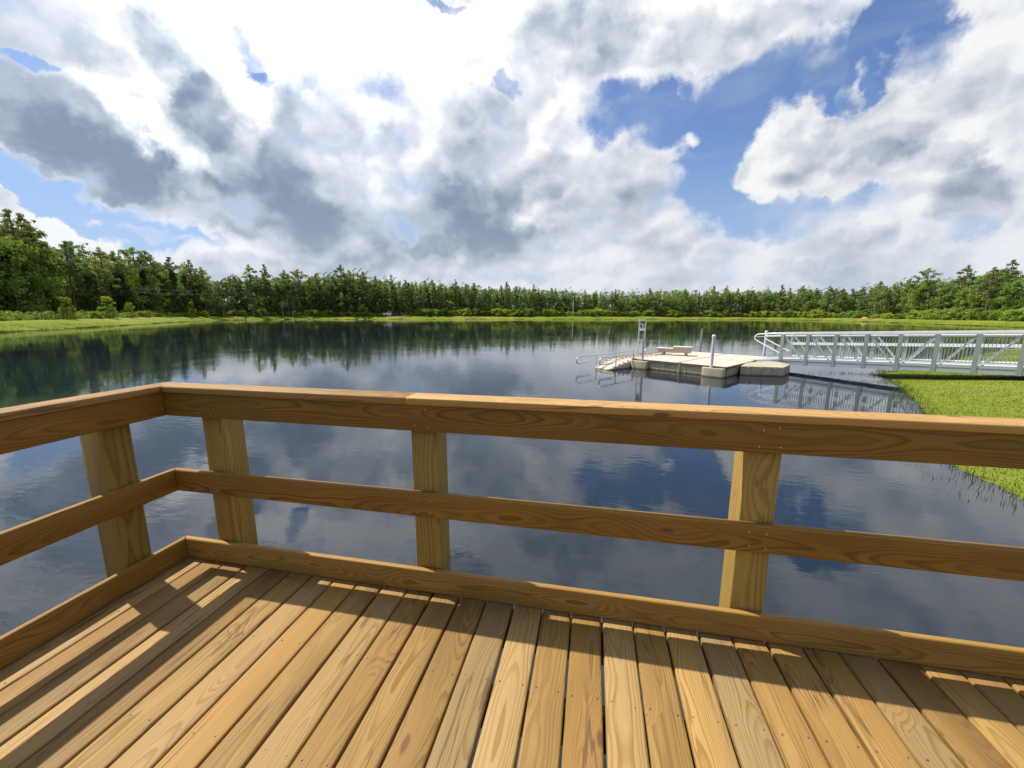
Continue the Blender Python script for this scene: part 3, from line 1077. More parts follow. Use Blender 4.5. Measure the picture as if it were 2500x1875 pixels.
def rounded_block(u0, u1, v0, v1, h, r=0.14, n=5):
    pts = []
    for (cu, cv, a0) in ((u0 + r, v0 + r, 180), (u1 - 0.02, v0 + 0.02, 270), (u1 - 0.005, v1, 0), (u0 + 0.005, v1, 90)):
        if a0 == 180:
            for k_ in range(n + 1):
                a = R(a0 + 90 * k_ / n)
                pts.append(dkl(cu + r * math.cos(a), cv + r * math.sin(a)))
        elif a0 == 270:
            for k_ in range(3):
                a = R(a0 + 45 * k_)
                pts.append(dkl(cu + 0.02 * math.cos(a), cv + 0.02 * math.sin(a)))
        else:
            pts.append(dkl(cu, cv))
    b = MB()
    b.prism([(p.x, p.y) for p in pts], -0.45, h, 0.012)
    return b


rounded_block(-0.02, 0.93, -0.36, -0.002, 0.275).build('pile_bracket', M['dock_side'], dock, True)
rounded_block(3.82, 4.82, -0.36, -0.002, 0.275).build('pile_bracket', M['dock_side'], dock, True)
# lower float carrying the gangway
lowp = [(9.50, 19.32), (11.33, 19.18), (12.15, 20.45), (12.1, 21.6), (10.75, 22.6), (10.1, 20.6)]
b = MB()
b.prism([(p[0] + dinv.x, p[1] + dinv.y) for p in lowp], -0.45, 0.30, 0.02)
lf = b.build('gangway_float', M['dock_side'], dock)
lf['label'] = 'lower side float below the end of the gangway'
for t_ in (0.2, 0.5, 0.82):
    px_, py_ = 9.50 + t_ * 1.83, 19.32 - t_ * 0.14
    b = MB().box((px_ + dinv.x, py_ - 0.012 + dinv.y, 0.262), (0.10, 0.05, 0.085))
    b.build('float_lug', M['launch_plastic'], lf)
for t_ in (0.25, 0.5, 0.75):
    px_, py_ = 9.50 + t_ * 1.83, 19.32 - t_ * 0.14
    MB().box((px_ + dinv.x, py_ + 0.004 + dinv.y, 0.10), (0.012, 0.02, 0.27)).build('seam_line', M['dock_trim'], lf)
# cleat rope hanging over the edge
rp = MB().tube([dk(2.62, 0.12, 0.36), dk(2.60, -0.05, 0.37), dk(2.60, -0.075, 0.27), dk(2.66, -0.07, 0.21), dk(2.60, -0.065, 0.17), dk(2.58, -0.065, -0.35)], 0.020, 6)
ro = rp.build('mooring_rope', M['rope'], None, True)
tag(ro, 'pale mooring rope knotted over the dock edge into the water', 'rope')


# poles that hold the dock
def pole(name, p, top, r, mat, label, group, cap=None, lean=(0, 0)):
    e = empty(name, (p[0], p[1], WZ - 1.9))
    tag(e, label, 'pole', group)
    b = MB().tube([(0, 0, 0), (lean[0], lean[1], 1.9 + top)], r, 14)
    b.build('pole_shaft', mat, e, True)
    if cap:
        b = MB().tube([(lean[0], lean[1], 1.9 + top - 0.10), (lean[0], lean[1], 1.9 + top + 0.005), (lean[0], lean[1], 1.9 + top + 0.035)], [r * 1.22, r * 1.22, r * 0.85], 14)
        b.build('pole_cap', M['white_pvc'], e, True)
    return e


pole('mooring_pole', (7.96, 18.57), 1.80, 0.070, M['white_pvc'], 'thick white pole with flat cap at the front corner of the floating dock', 'poles anchoring the floating dock', True)
pole('mooring_pole', (12.55, 24.75), 1.78, 0.07, M['white_pvc'], 'white capped pole standing in the water behind the gangway end loops', 'poles anchoring the floating dock', True)
pole('mooring_pole', (9.56, 27.25), 1.82, 0.055, M['galv'], 'thin grey pole at the far edge of the dock behind the bench', 'poles anchoring the floating dock')
pole('mooring_pole', (5.05, 20.72), 1.82, 0.045, M['galv'], 'slim grey pole at the dock corner in front of the marked ladder', 'poles anchoring the floating dock')

# ladder-like frame with a marked panel
lad = empty('ladder_frame', (5.12, 23.80, WZ - 1.5))
tag(lad, 'tall aluminium ladder frame with black cut-out marks near its top', 'ladder')
lx = Vector((0.375, 0.13, 0))
lean_v = Vector((0.0, 0.0, 0))
HT = 2.44 + 1.5


def lp(s, z):
    return lx * s + lean_v * (z / HT) + Vector((0, 0, z))


for s in (0, 1):
    MB().beam(lp(s, 0), lp(s, HT), 0.065, 0.05, (0, 1, 0)).build('side_rail', M['white_pvc'], lad)
for zz in (1.62, 1.78, 1.90, 2.32, 2.72):
    b = MB().beam(lp(0.04, zz), lp(0.96, zz), 0.035, 0.055)
    b.build('rung', M['white_pvc'], lad)
MB().beam(lp(-0.05, HT + 0.01), lp(1.05, HT + 0.01), 0.07, 0.03).build('top_bar', M['white_metal'], lad)
zc, hp = HT - 0.335, 0.62
b = MB()
c0 = (lp(0.5, zc))
b.beam(lp(0.045, zc), lp(0.955, zc), 0.012, hp)
pn = b.build('marked_panel', M['white_pvc'], lad)
MB().beam(lp(0.05, HT - 0.60), lp(0.95, HT - 0.60), 0.030, 0.11).build('lower_plate', M['white_metal'], lad)
# the marks: two rows of black strokes
STROKES = {
    0: [(0.00, 1.0, 0.10, 0.45), (0.10, 0.50, 0.30, 0.50), (0.30, 1.0, 0.22, 0.0)],
    1: [(0.00, 1.0, 0.08, 0.50), (0.08, 0.50, 0.30, 0.55), (0.20, 1.0, 0.34, 0.0)],
    2: [(0.00, 1.0, 0.36, 1.0), (0.02, 1.0, 0.02, 0.0), (0.34, 1.0, 0.34, 0.0), (0.02, 0.5, 0.34, 0.5)],
    3: [(0.00, 0.95, 0.28, 0.95), (0.02, 0.95, 0.10, 0.45), (0.10, 0.45, 0.30, 0.50), (0.30, 0.95, 0.30, 0.0), (0.06, 0.7, 0.3, 0.7)],
    4: [(0.10, 0.9, 0.0, 0.45), (0.0, 0.45, 0.0, 0.05), (0.0, 0.05, 0.26, 0.05)],
    5: [(0.00, 1.0, 0.28, 1.0), (0.28, 1.0, 0.28, 0.0), (0.28, 0.05, 0.04, 0.05)],
}
for row, (zb, gl) in enumerate(((HT - 0.24, (0, 1, 2)), (HT - 0.46, (3, 4, 5)))):
    for gi, g0 in enumerate(gl):
        b = MB()
        for (xa, za, xb_, zb_) in STROKES[g0]:
            sa, sb = 0.13 + gi * 0.26 + xa * 0.62, 0.13 + gi * 0.26 + xb_ * 0.62
            pa = lp(sa, zb + za * 0.165 - 0.02) + Vector((0.003, -0.016, 0))
            pb = lp(sb, zb + zb_ * 0.165 - 0.02) + Vector((0.003, -0.016, 0))
            b.beam(pa, pb, 0.006, 0.042, (0, 0, 1) if abs((pb - pa).normalized().z) < 0.95 else (1, 0, 0))
        b.build('black_mark', M['black_paint'], lad)

# transfer bench on the dock
bx = Vector((0.935, -0.355, 0)).normalized()
by = Vector((0.355, 0.935, 0)).normalized()
B0 = Vector((6.20, 23.88, WZ + 0.341))
bench = empty('transfer_bench', B0)
tag(bench, 'pale two-level transfer bench on the floating dock', 'bench')


def bn(a, b_, z):
    return bx * a + by * b_ + Vector((0, 0, z))


def bbox(a0, a1, b0, b1, z0, z1, bev=0.0):
    m_ = MB()
    m_.prism([((bn(a, b_, 0)).x, (bn(a, b_, 0)).y) for a, b_ in ((a0, b0), (a1, b0), (a1, b1), (a0, b1))], z0, z1, bev)
    return m_


bbox(0.10, 0.98, 0.0, 0.50, 0.17, 0.36, 0.01).build('lower_body', M['bench_plastic'], bench)
bbox(0.985, 1.93, -0.01, 0.50, 0.17, 0.47, 0.01).build('upper_body', M['bench_plastic'], bench)
bbox(0.0, 0.98, -0.05, 0.55, 0.36, 0.425, 0.02).build('lower_seat', M['launch_plastic'], bench)
bbox(0.95, 2.0, -0.06, 0.56, 0.47, 0.54, 0.02).build('upper_seat', M['launch_plastic'], bench)
for a in (0.42, 1.68):
    m_ = MB()
    q = [bn(a - 0.06, 0.08, 0), bn(a + 0.06, 0.08, 0), bn(a + 0.06, 0.2, 0), bn(a - 0.06, 0.2, 0)]
    m_.prism([(p.x, p.y) for p in q], 0.0, 0.17)
    m_.build('leg', M['bench_plastic'], bench)
    m_ = MB()
    q = [bn(a - 0.06, 0.34, 0), bn(a + 0.06, 0.34, 0), bn(a + 0.06, 0.46, 0), bn(a - 0.06, 0.46, 0)]
    m_.prism([(p.x, p.y) for p in q], 0.0, 0.17)
    m_.build('leg', M['bench_plastic'], bench)

# kayak launch beside the dock
launch = empty('kayak_launch', dk(-0.7, 0, 0))
linv = -dk(-0.7, 0, 0)
tag(launch, 'cream plastic kayak launch ramp sloping from the dock into the lake', 'kayak launch')


def lk(u, v, z):
    return dk(u, v, z) + linv


secs = [(-2.45, -0.24, 0.34, 0.05), (-1.9, -0.05, 0.50, 0.10), (-1.2, 0.12, 0.62, 0.14), (-0.6, 0.22, 0.66, 0.18), (-0.05, 0.30, 0.66, 0.22), (2.2, 0.325, 0.68, 0.24), (5.1, 0.325, 0.68, 0.24)]
m_ = MB()
vs_, fs_ = [], []
uc = -0.70
for (v_, zt, hw, tr) in secs:
    prof = [(-hw, -0.45), (-hw, zt - 0.05), (-hw + 0.06, zt), (-tr, zt - 0.01), (0, zt - 0.14), (tr, zt - 0.01), (hw - 0.06, zt), (hw, zt - 0.05), (hw, -0.45)]
    for (u_, z_) in prof:
        vs_.append(lk(uc + u_, v_, z_))
n = 9
for i in range(len(secs) - 1):
    for k_ in range(n - 1):
        fs_.append((i * n + k_, i * n + k_ + 1, (i + 1) * n + k_ + 1, (i + 1) * n + k_))
fs_.append(tuple(range(n))[::-1])
fs_.append(tuple((len(secs) - 1) * n + k_ for k_ in range(n)))
m_.add(vs_, fs_)
m_.build('launch_body', M['launch_plastic'], launch, False)
# pull-along grips: slanting ribs in pairs
for v_ in np.arange(-1.7, 5.0, 0.42):
    zt = np.interp(v_, [s_[0] for s_ in secs], [s_[1] for s_ in secs])
    for sgn in (-1, 1):
        b = MB().beam(lk(uc + sgn * 0.60, v_, zt + 0.03), lk(uc + sgn * 0.14, v_ + 0.28, zt + 0.012), 0.07, 0.05)
        b.build('grip_rib', M['launch_plastic'], launch)
        b = MB().beam(lk(uc + sgn * 0.58, v_ + 0.10, zt + 0.012), lk(uc + sgn * 0.16, v_ + 0.35, zt + 0.008), 0.05, 0.02)
        b.build('groove', M['dock_trim'], launch)


def loop_rail(parent, inv, u_, v_near, v_far, z_base, z_top, drop, posts, rad=0.030, slope=0.0, ufn=None):
    """tube rail along the launch with a hairpin end that returns below"""
    uu = (lambda v: u_) if ufn is None else ufn
    P_ = lambda v, z: dk(uu(v), v, z) + inv
    zt = lambda v: z_top + slope * (v - v_near)
    r_ = drop / 2
    pts = [P_(v_far, zt(v_far) - drop * 0.9), P_(v_far, zt(v_far) - 0.05), P_(v_far - 0.05, zt(v_far))]
    pts += [P_(v, zt(v)) for v in np.linspace(v_far - 0.3, v_near + r_, 5)]
    for k_ in range(1, 8):
        a = math.pi * k_ / 8
        pts.append(P_(v_near + r_ - r_ * math.sin(a) * 1.1, zt(v_near) - r_ + r_ * math.cos(a)))
    pts.append(P_(v_near + r_, zt(v_near) - drop))
    pts.append(P_(v_near + r_ + 1.0, zt(v_near) - drop + 0.03))
    MB().tube(pts, rad, 8).build('handrail', M['stainless'], parent, True)
    for v_ in posts:
        MB().tube([P_(v_, z_base(v_)), P_(v_, zt(v_))], rad * 0.95, 8).build('rail_post', M['stainless'], parent, True)


ztop = lambda v: float(np.interp(v, [s_[0] for s_ in secs], [s_[1] for s_ in secs]))
loop_rail(launch, linv, -0.08, -3.1, 0.10, lambda v: ztop(v) - 0.02, 0.60, 0.36, (-1.65, 0.02))
loop_rail(launch, linv, -1.40, -3.3, 2.3, lambda v: ztop(v) - 0.02, 0.56, 0.36, (-1.55, 0.30))
loop_rail(launch, linv, -1.30, 3.5, 6.8, lambda v: 0.28, 0.60, 0.30, (6.0,))
b = MB()
brail = empty('dock_handrail', (8.4, 26.6, WZ + 0.335))
tag(brail, 'low stainless handrail with a looped end behind the bench', 'handrail')
p0, p1 = Vector((0, 0, 0)), Vector((1.42, 1.15, 0))
dv = (p1 - p0).normalized()
pts = [p0 + Vector((0, 0, 0.27)), p0 + dv * 0.4 + Vector((0, 0, 0.275)), p0 + dv * 1.5 + Vector((0, 0, 0.29))]
for k_ in range(0, 7):
    a = math.pi * k_ / 6
    pts.append(p0 + dv * (1.62 + 0.13 * math.sin(a)) + Vector((0, 0, 0.16 + 0.13 * math.cos(a))))
pts.append(p0 + dv * 1.3 + Vector((0, 0, 0.03)))
b.tube(pts, 0.024, 8)
b.build('rail_tube', M['stainless'], brail, True)
for s_ in (0.0, 0.75):
    MB().tube([p0 + dv * s_ + Vector((0, 0, 0.0)), p0 + dv * s_ + Vector((0, 0, 0.275))], 0.022, 8).build('rail_post', M['stainless'], brail, True)

# everything afloat rides 0.12 m higher than first drawn and is a twentieth smaller
for e in [dock, ro, lad, bench, launch, brail] + [o_ for o_ in col.objects if o_.name.startswith('mooring_pole')]:
    e.location = Vector(e.location) * 0.949 + Vector((0.1205, -0.0897, 0.0747))
    e.scale = (0.949, 0.949, 0.949)

# ------------------------------------------------------------------ gangway
G0 = Vector((11.81, 20.80, 0))
G1 = Vector((17.55, 15.86, 0))
gdir = (G1 - G0).normalized()
BAY = (G1 - G0).length / 7
NBAY = 9
gang = empty('gangway', (G0.x, G0.y, WZ))
tag(gang, 'white aluminium truss gangway from the grassy bank down to the dock', 'gangway')
gn = Vector((0.652, 0.758, 0))
GW = 1.35
SL = 0.35 / 7


def gp(i, z, w=0.0):
    """point on the gangway: bay number, height above the bottom chord, across"""
    p = gdir * (BAY * i) + gn * w
    return Vector((p.x, p.y, 0.25 + SL * i + z - 0.0095 * 0))


HG = 1.60
for side, w in (('near', 0.0), ('far', GW)):
    sgn = 1 if side == 'near' else -1
    # bottom chord: two stacked channels
    MB().beam(gp(-0.04, 0.165, w), gp(NBAY + 0.04, 0.165, w), 0.07, 0.30).build('bottom_chord', M['aluminium'], gang)
    MB().beam(gp(-0.04, 0.205, w - 0.041 * sgn), gp(NBAY + 0.04, 0.205, w - 0.041 * sgn), 0.014, 0.012).build('chord_seam', M['dock_trim'], gang)
    # top chord: twin pale tubes
    MB().beam(gp(-0.30, HG - 0.025, w), gp(NBAY + 0.02, HG - 0.025, w), 0.09, 0.085).build('top_chord', M['white_metal'], gang)
    MB().beam(gp(0, 0.375, w), gp(NBAY, 0.375, w), 0.05, 0.05).build('toe_board', M['white_metal'], gang)
    MB().beam(gp(0, HG - 0.165, w + 0.02 * sgn), gp(NBAY, HG - 0.165, w + 0.02 * sgn), 0.035, 0.035).build('baluster_rail', M['white_metal'], gang)
    MB().tube([gp(-1.16, HG - 0.17, w + 0.02 * sgn), gp(NBAY, HG - 0.15, w + 0.10 * sgn)], 0.024, 8).build('handrail', M['white_metal'], gang, True)
    post = MB().beam(gp(0, 0.0, 0) - gp(0, 0, 0), gp(0, HG - 0.065, 0) - gp(0, 0, 0), 0.085, 0.14, gdir).mesh('upright', M['post_grey'])
    for i in range(NBAY + 1):
        o = place(post, 'upright', gang, gp(i, 0, w - 0.012 * sgn))
    for i in range(NBAY):
        za, zb = (HG - 0.10, 0.12) if i < 4 else (0.12, HG - 0.10)
        MB().beam(gp(i + 0.04, za, w + 0.03 * sgn), gp(i + 0.96, zb, w + 0.03 * sgn), 0.055, 0.07).build('diagonal_brace', M['aluminium'], gang)
    bal = MB().tube([(0, 0, 0.36), (0, 0, HG - 0.16)], 0.0095, 6).mesh('baluster', M['galv'])
    for i in range(NBAY):
        for k_ in range(1, 10):
            o = place(bal, 'baluster', gang, gp(i + 0.04 + k_ * 0.092, 0, w + 0.005 * sgn))
    # end loop
    pts = [gp(0, HG - 0.02, w)] + [gp(-0.85, HG - 0.03, w)]
    cx_, cz_, rr_ = -0.95, HG - 0.22, 0.19
    for k_ in range(1, 7):
        a = R(90 + k_ * 22)
        pts.append(gp(cx_ + 0.26 * math.cos(a), cz_ + rr_ * math.sin(a), w))
    pts.append(gp(-0.96, HG - 0.47, w))
    pts.append(gp(-0.04, HG - 1.02, w))
    MB().tube(pts, 0.030, 8).build('end_loop', M['white_metal'], gang, True)
MB().beam(gp(0.0, 1.02, GW - 0.08), gp(NBAY, 1.02, GW - 0.08), 0.03, 0.13).build('rub_rail', M['white_metal'], gang)
for i in range(NBAY):
    b = MB()
    p = [gp(i + 0.005, 0, 0.04), gp(i + 0.995, 0, 0.04), gp(i + 0.995, 0, GW - 0.04), gp(i + 0.005, 0, GW - 0.04)]
    vs_ = [(q_.x, q_.y, q_.z + 0.26) for q_ in p] + [(q_.x, q_.y, q_.z + 0.30) for q_ in p]
    b.add(vs_, [(3, 2, 1, 0), (4, 5, 6, 7), (0, 1, 5, 4), (1, 2, 6, 5), (2, 3, 7, 6), (3, 0, 4, 7)])
    b.build('deck_panel', M['white_metal'], gang)
    MB().beam(gp(i + 0.5, 0.05, 0.03), gp(i + 0.5, 0.05, GW - 0.03), 0.06, 0.08).build('cross_beam', M['aluminium'], gang)
# hinged plate down to the dock
b = MB()
pa = Vector((9.72, 20.80, 0.352)); pb = Vector((11.0, 22.40, 0.352))
pc = gp(0.0, 0.30, GW - 0.05) + Vector((G0.x, G0.y, 0)); pd = gp(0.0, 0.30, 0.03) + Vector((G0.x, G0.y, 0))
top = [pa, Vector((10.55, 20.55, 0.50)), pd, pc, Vector((11.75, 22.10, 0.50)), pb]
off = Vector((-G0.x, -G0.y, 0))
vs_ = [p + off for p in top] + [p + off - Vector((0, 0, 0.02)) for p in top]
b.add(vs_, [(0, 1, 4, 5), (1, 2, 3, 4), (11, 10, 7, 6), (10, 9, 8, 7), (6, 7, 1, 0), (7, 8, 2, 1), (8, 9, 3, 2), (9, 10, 4, 3), (10, 11, 5, 4), (11, 6, 0, 5)])
b.build('transition_plate', M['aluminium'], gang)
MB().beam(Vector((10.60, 20.50, 0.42)) + off, gp(0.0, 0.19, 0.0), 0.05, 0.16).build('end_beam', M['white_metal'], gang)
# landing on the bank at the shore end
land = empty('gangway_landing', (0, 0, 0))
tag(land, 'concrete landing on the bank at the shore end of the gangway', 'landing')
Lc = gp(NBAY + 0.75, 0, GW / 2) + Vector((G0.x, G0.y, WZ))
rotm = Matrix.Rotation(math.atan2(gdir.y, gdir.x), 3, 'Z')
MB().box((Lc.x, Lc.y, WZ + 0.30), (1.5, 2.2, 1.5), rotm).build('landing_slab', M['post_grey'], land)

# ------------------------------------------------------------------ trees
def leaf_cloud(centres, radii, per, size, squash=1.0, r_=None):
    """small tilted leaf blades scattered through clumps; returns verts, faces"""
    r_ = r_ or rng
    C_ = np.repeat(np.asarray(centres, float), per, axis=0)
    Rr = np.repeat(np.asarray(radii, float), per)
    n_ = len(C_)
    d_ = r_.normal(size=(n_, 3))
    d_ /= np.linalg.norm(d_, axis=1)[:, None]
    rad_ = Rr * (r_.random(n_) ** 0.5)
    p_ = C_ + d_ * rad_[:, None] * np.array([1, 1, squash])
    a_ = r_.normal(size=(n_, 3))
    a_ /= np.linalg.norm(a_, axis=1)[:, None]
    b_ = np.cross(a_, r_.normal(size=(n_, 3)))
    b_ /= np.linalg.norm(b_, axis=1)[:, None]
    s_ = size * (0.6 + 0.8 * r_.random(n_))[:, None]
    v0 = p_ + a_ * s_
    v1 = p_ - a_ * s_ * 0.6 + b_ * s_ * 0.55
    v2 = p_ - a_ * s_ * 0.6 - b_ * s_ * 0.55
    V_ = np.stack([v0, v1, v2], 1).reshape(-1, 3)
    return V_


def tri_mesh(name, V_, mat):
    me = bpy.data.meshes.new(name)
    n_ = len(V_)
    me.vertices.add(n_)
    me.vertices.foreach_set('co', np.asarray(V_, np.float32).ravel())
    me.loops.add(n_)
    me.loops.foreach_set('vertex_index', np.arange(n_, dtype=np.int32))
    me.polygons.add(n_ // 3)
    me.polygons.foreach_set('loop_start', np.arange(0, n_, 3, dtype=np.int32))
    me.polygons.foreach_set('loop_total', np.full(n_ // 3, 3, np.int32))
    me.materials.append(mat)
    me.update()
    me.validate()
    return me


def pine_kind(H, crown_from, width, seed, leaf, mat, limbs=24, per=46, clump=0.62, lean=0.0):
    r_ = np.random.default_rng(seed)
    tr = MB()
    bend = r_.normal(0, 0.012, 2) * H
    path = [(bend[0] * (t * t) + lean * t * H, bend[1] * t * t, H * t) for t in np.linspace(0, 0.97, 7)]
    tr.tube(path, [0.017 * H * (1 - 0.82 * t) + 0.02 for t in np.linspace(0, 1, 7)], 6)
    cs, rs = [], []
    for i in range(limbs):
        t = crown_from + (1 - crown_from) * (i + r_.random() * 0.8) / limbs
        if r_.random() < 0.12:
            continue
        a = i * 2.4 + r_.random() * 1.2
        prof = math.sin(math.pi * min(1, (t - crown_from) / (1 - crown_from) * 0.80 + 0.22)) ** 0.8
        L = width * prof * (0.55 + 0.6 * r_.random())
        base = Vector((bend[0] * t * t + lean * t * H, bend[1] * t * t, H * t * 0.97))
        tip = base + Vector((math.cos(a) * L, math.sin(a) * L, L * (0.18 + 0.3 * r_.random())))
        tr.tube([base, tip], [0.0042 * H, 0.012], 4, caps=False)
        m_ = 1 + int(L / clump * 0.8)
        for k_ in range(m_):
            f_ = 1.0 - 0.62 * k_ / max(1, m_)
            cs.append(base + (tip - base) * f_ + Vector(r_.normal(0, 0.14, 3)))
            rs.append(clump * (0.7 + 0.5 * r_.random()) * (0.75 + 0.25 * prof))
    cs.append(Vector((bend[0] + lean * H, bend[1], H * 0.985)))
    rs.append(clump * 0.75)
    V_ = leaf_cloud([tuple(c) for c in cs], rs, per, leaf, 0.62, r_)
    return tr.mesh('trunk', M['bark'], True), tri_mesh('crown', V_, mat)


def broad_kind(H, width, low, seed, leaf, mat, lobes=46, per=60, trunkmat='bark'):
    r_ = np.random.default_rng(seed)
    tr = MB()
    tr.tube([(0, 0, 0), (0.02 * H, 0, H * 0.35), (-0.01 * H, 0.02 * H, H * 0.8)], [0.022 * H, 0.016 * H, 0.005 * H], 6)
    cs, rs = [], []
    for i in range(lobes):
        z = low + (1 - low) * r_.random()
        tt = (z - low) / (1 - low)
        env = math.sin(math.pi * (0.12 + 0.80 * tt)) ** 0.7
        a = r_.random() * 6.283
        rr_ = width * env * (0.35 + 0.65 * r_.random() ** 0.5)
        c = Vector((math.cos(a) * rr_, math.sin(a) * rr_, z * H))
        cs.append(c)
        rs.append(width * (0.20 + 0.18 * r_.random()))
        if i % 3 == 0:
            tr.tube([(0, 0, H * z * 0.6), c], [0.006 * H, 0.01], 4, caps=False)
    V_ = leaf_cloud([tuple(c) for c in cs], rs, per, leaf, 0.8, r_)
    return tr.mesh('trunk', M[trunkmat], True), tri_mesh('crown', V_, mat)


def vine_kind(H, width, seed, leaf):
    r_ = np.random.default_rng(seed)
    tr = MB()
    tr.tube([(0, 0, 0), (0, 0, H * 0.95)], [0.02 * H, 0.006 * H], 6)
    cs, rs = [], []
    for i in range(40):
        t = r_.random()
        w_ = width * (1.0 - 0.62 * t) * (0.55 + 0.5 * r_.random())
        a = r_.random() * 6.283
        cs.append((math.cos(a) * w_ * 0.6, math.sin(a) * w_ * 0.6, H * (0.02 + 0.95 * t)))
        rs.append(max(0.3, w_ * 0.6))
    V_ = leaf_cloud(cs, rs, 80, leaf, 1.1, r_)
    return tr.mesh('trunk', M['bark'], True), tri_mesh('vine_cover', V_, M['vine_leaf'])


def palm_kind(H, seed):
    r_ = np.random.default_rng(seed)
    tr = MB()
    tr.tube([(0, 0, 0), (0.1, 0.05, H * 0.5), (0.05, 0.1, H)], [0.22, 0.19, 0.17], 8)
    V_ = []
    for i in range(34):
        a = i * 2.4
        e = R(70 - 120 * (i / 34))
        L = 1.25 * (0.8 + 0.4 * r_.random())
        base = Vector((0.05, 0.1, H))
        d_ = Vector((math.cos(a) * math.cos(e), math.sin(a) * math.cos(e), math.sin(e)))
        s_ = d_.cross(Vector((0, 0, 1))).normalized()
        mid = base + d_ * L * 0.55
        tip = base + d_ * L + Vector((0, 0, -0.35 * L))
        for k_ in range(-4, 5):
            o_ = s_ * (k_ * 0.13)
            V_ += [mid, mid + (tip - mid) * (1 - abs(k_) * 0.06) + o_ * 1.5, mid + (tip - mid) * 0.8 + o_ * 2.1 + Vector((0, 0, -0.06))]
        V_ += [base, mid + s_ * 0.03, mid - s_ * 0.03]
    return tr.mesh('trunk', M['pale_bark'], True), tri_mesh('fronds', np.array([tuple(v) for v in V_]), M['palm_leaf'])


# what the bank shows along its length: azimuth, distance to the shore, steepness of the skyline
BANK = [(-1.45, 60, 0.15), (-1.25, 66, 0.155), (-1.1041, 72.1, 0.1562), (-1.082, 73.4, 0.1548), (-1.0668, 74.2, 0.1517), (-1.0548, 75.1, 0.1204), (-1.0255, 77.3, 0.1149), (-0.9791, 82.3, 0.1105),
        (-0.9378, 89.0, 0.1129), (-0.8712, 110.6, 0.0995), (-0.8301, 125.3, 0.0739), (-0.7604, 136.0, 0.0915), (-0.6861, 143.1, 0.0913), (-0.5958, 141.2, 0.1061),
        (-0.4912, 139.7, 0.0881), (-0.349, 138.9, 0.0795), (-0.1498, 142.4, 0.0698), (-0.0015, 147.8, 0.0581), (0.2245, 163.2, 0.0596), (0.3782, 173.4, 0.0574),
        (0.4766, 162.7, 0.0535), (0.534, 150.0, 0.0576), (0.59, 133.8, 0.067), (0.6371, 123.0, 0.0767), (0.682, 114.6, 0.082), (0.6935, 112.8, 0.0748), (0.7159, 110.8, 0.0757), (0.9, 98, 0.08), (1.1, 85, 0.085)]
bz = np.array([b[0] for b in BANK])
bd = np.array([b[1] for b in BANK])
bs = np.array([b[2] for b in BANK])
PEAKS = [(-1.073, 0.1582), (-1.0662, 0.1536), (-1.0576, 0.1364), (-1.0425, 0.1146), (-1.0241, 0.1183), (-1.0151, 0.1181), (-0.9828, 0.1128), (-0.967, 0.1078), (-0.9416, 0.1167), (-0.9243, 0.1129),
         (-0.8954, 0.1048), (-0.8672, 0.102), (-0.8476, 0.0899), (-0.7688, 0.0999), (-0.7437, 0.1015), (-0.7082, 0.0927), (-0.6811, 0.095), (-0.6467, 0.088), (-0.5964, 0.1096), (-0.5491, 0.0954),
         (-0.4865, 0.09), (-0.3927, 0.0808), (-0.3381, 0.0826), (-0.2919, 0.0743), (-0.2119, 0.0776), (-0.1468, 0.0708), (-0.1028, 0.0628), (-0.0219, 0.0583), (0.0491, 0.0585), (0.1275, 0.0591),
         (0.2604, 0.0613), (0.2858, 0.0614), (0.3863, 0.0595), (0.4206, 0.0558), (0.4618, 0.0542), (0.5337, 0.0598), (0.572, 0.0626), (0.5934, 0.0782), (0.6367, 0.0799), (0.6652, 0.0743), (0.6817, 0.0838)]


def shore_at(az):
    """true distance from the camera to the far shore in this direction"""
    rr_ = np.arange(20, 290, 0.5)
    d_ = lake_distance(CAM.x + rr_ * math.sin(az), CAM.y + rr_ * math.cos(az))
    neg = np.where(d_ < 0)[0]
    return float(rr_[neg[-1]]) if len(neg) else 60.0


SH = np.array([shore_at(a) for a in np.linspace(-1.45, 1.1, 240)])
SHA = np.linspace(-1.45, 1.1, 240)


def spot(az, beyond):
    if beyond > 9.9 and az < -0.85:          # the wood on the left stands further back from its wider strip of grass
        beyond += 6.0 * min(1.0, (-0.85 - az) / 0.08)
    r0 = float(np.interp(az, SHA, SH))
    rr_ = r0 + beyond
    for _ in range(6):
        x_ = CAM.x + rr_ * math.sin(az)
        y_ = CAM.y + rr_ * math.cos(az)
        dd = float(lake_distance([x_], [y_])[0])
        rr_ += (beyond - dd) * 0.8
    x_ = CAM.x + rr_ * math.sin(az)
    y_ = CAM.y + rr_ * math.cos(az)
    return x_, y_, float(ground_height([x_], [y_])[0]), rr_


def tree_height(az, rr_, z_, f_=1.0, steep=None):
    s_ = float(np.interp(az, bz, bs)) if steep is None else steep
    return max(3.0, (s_ * rr_ + CAM.z - z_) * f_)


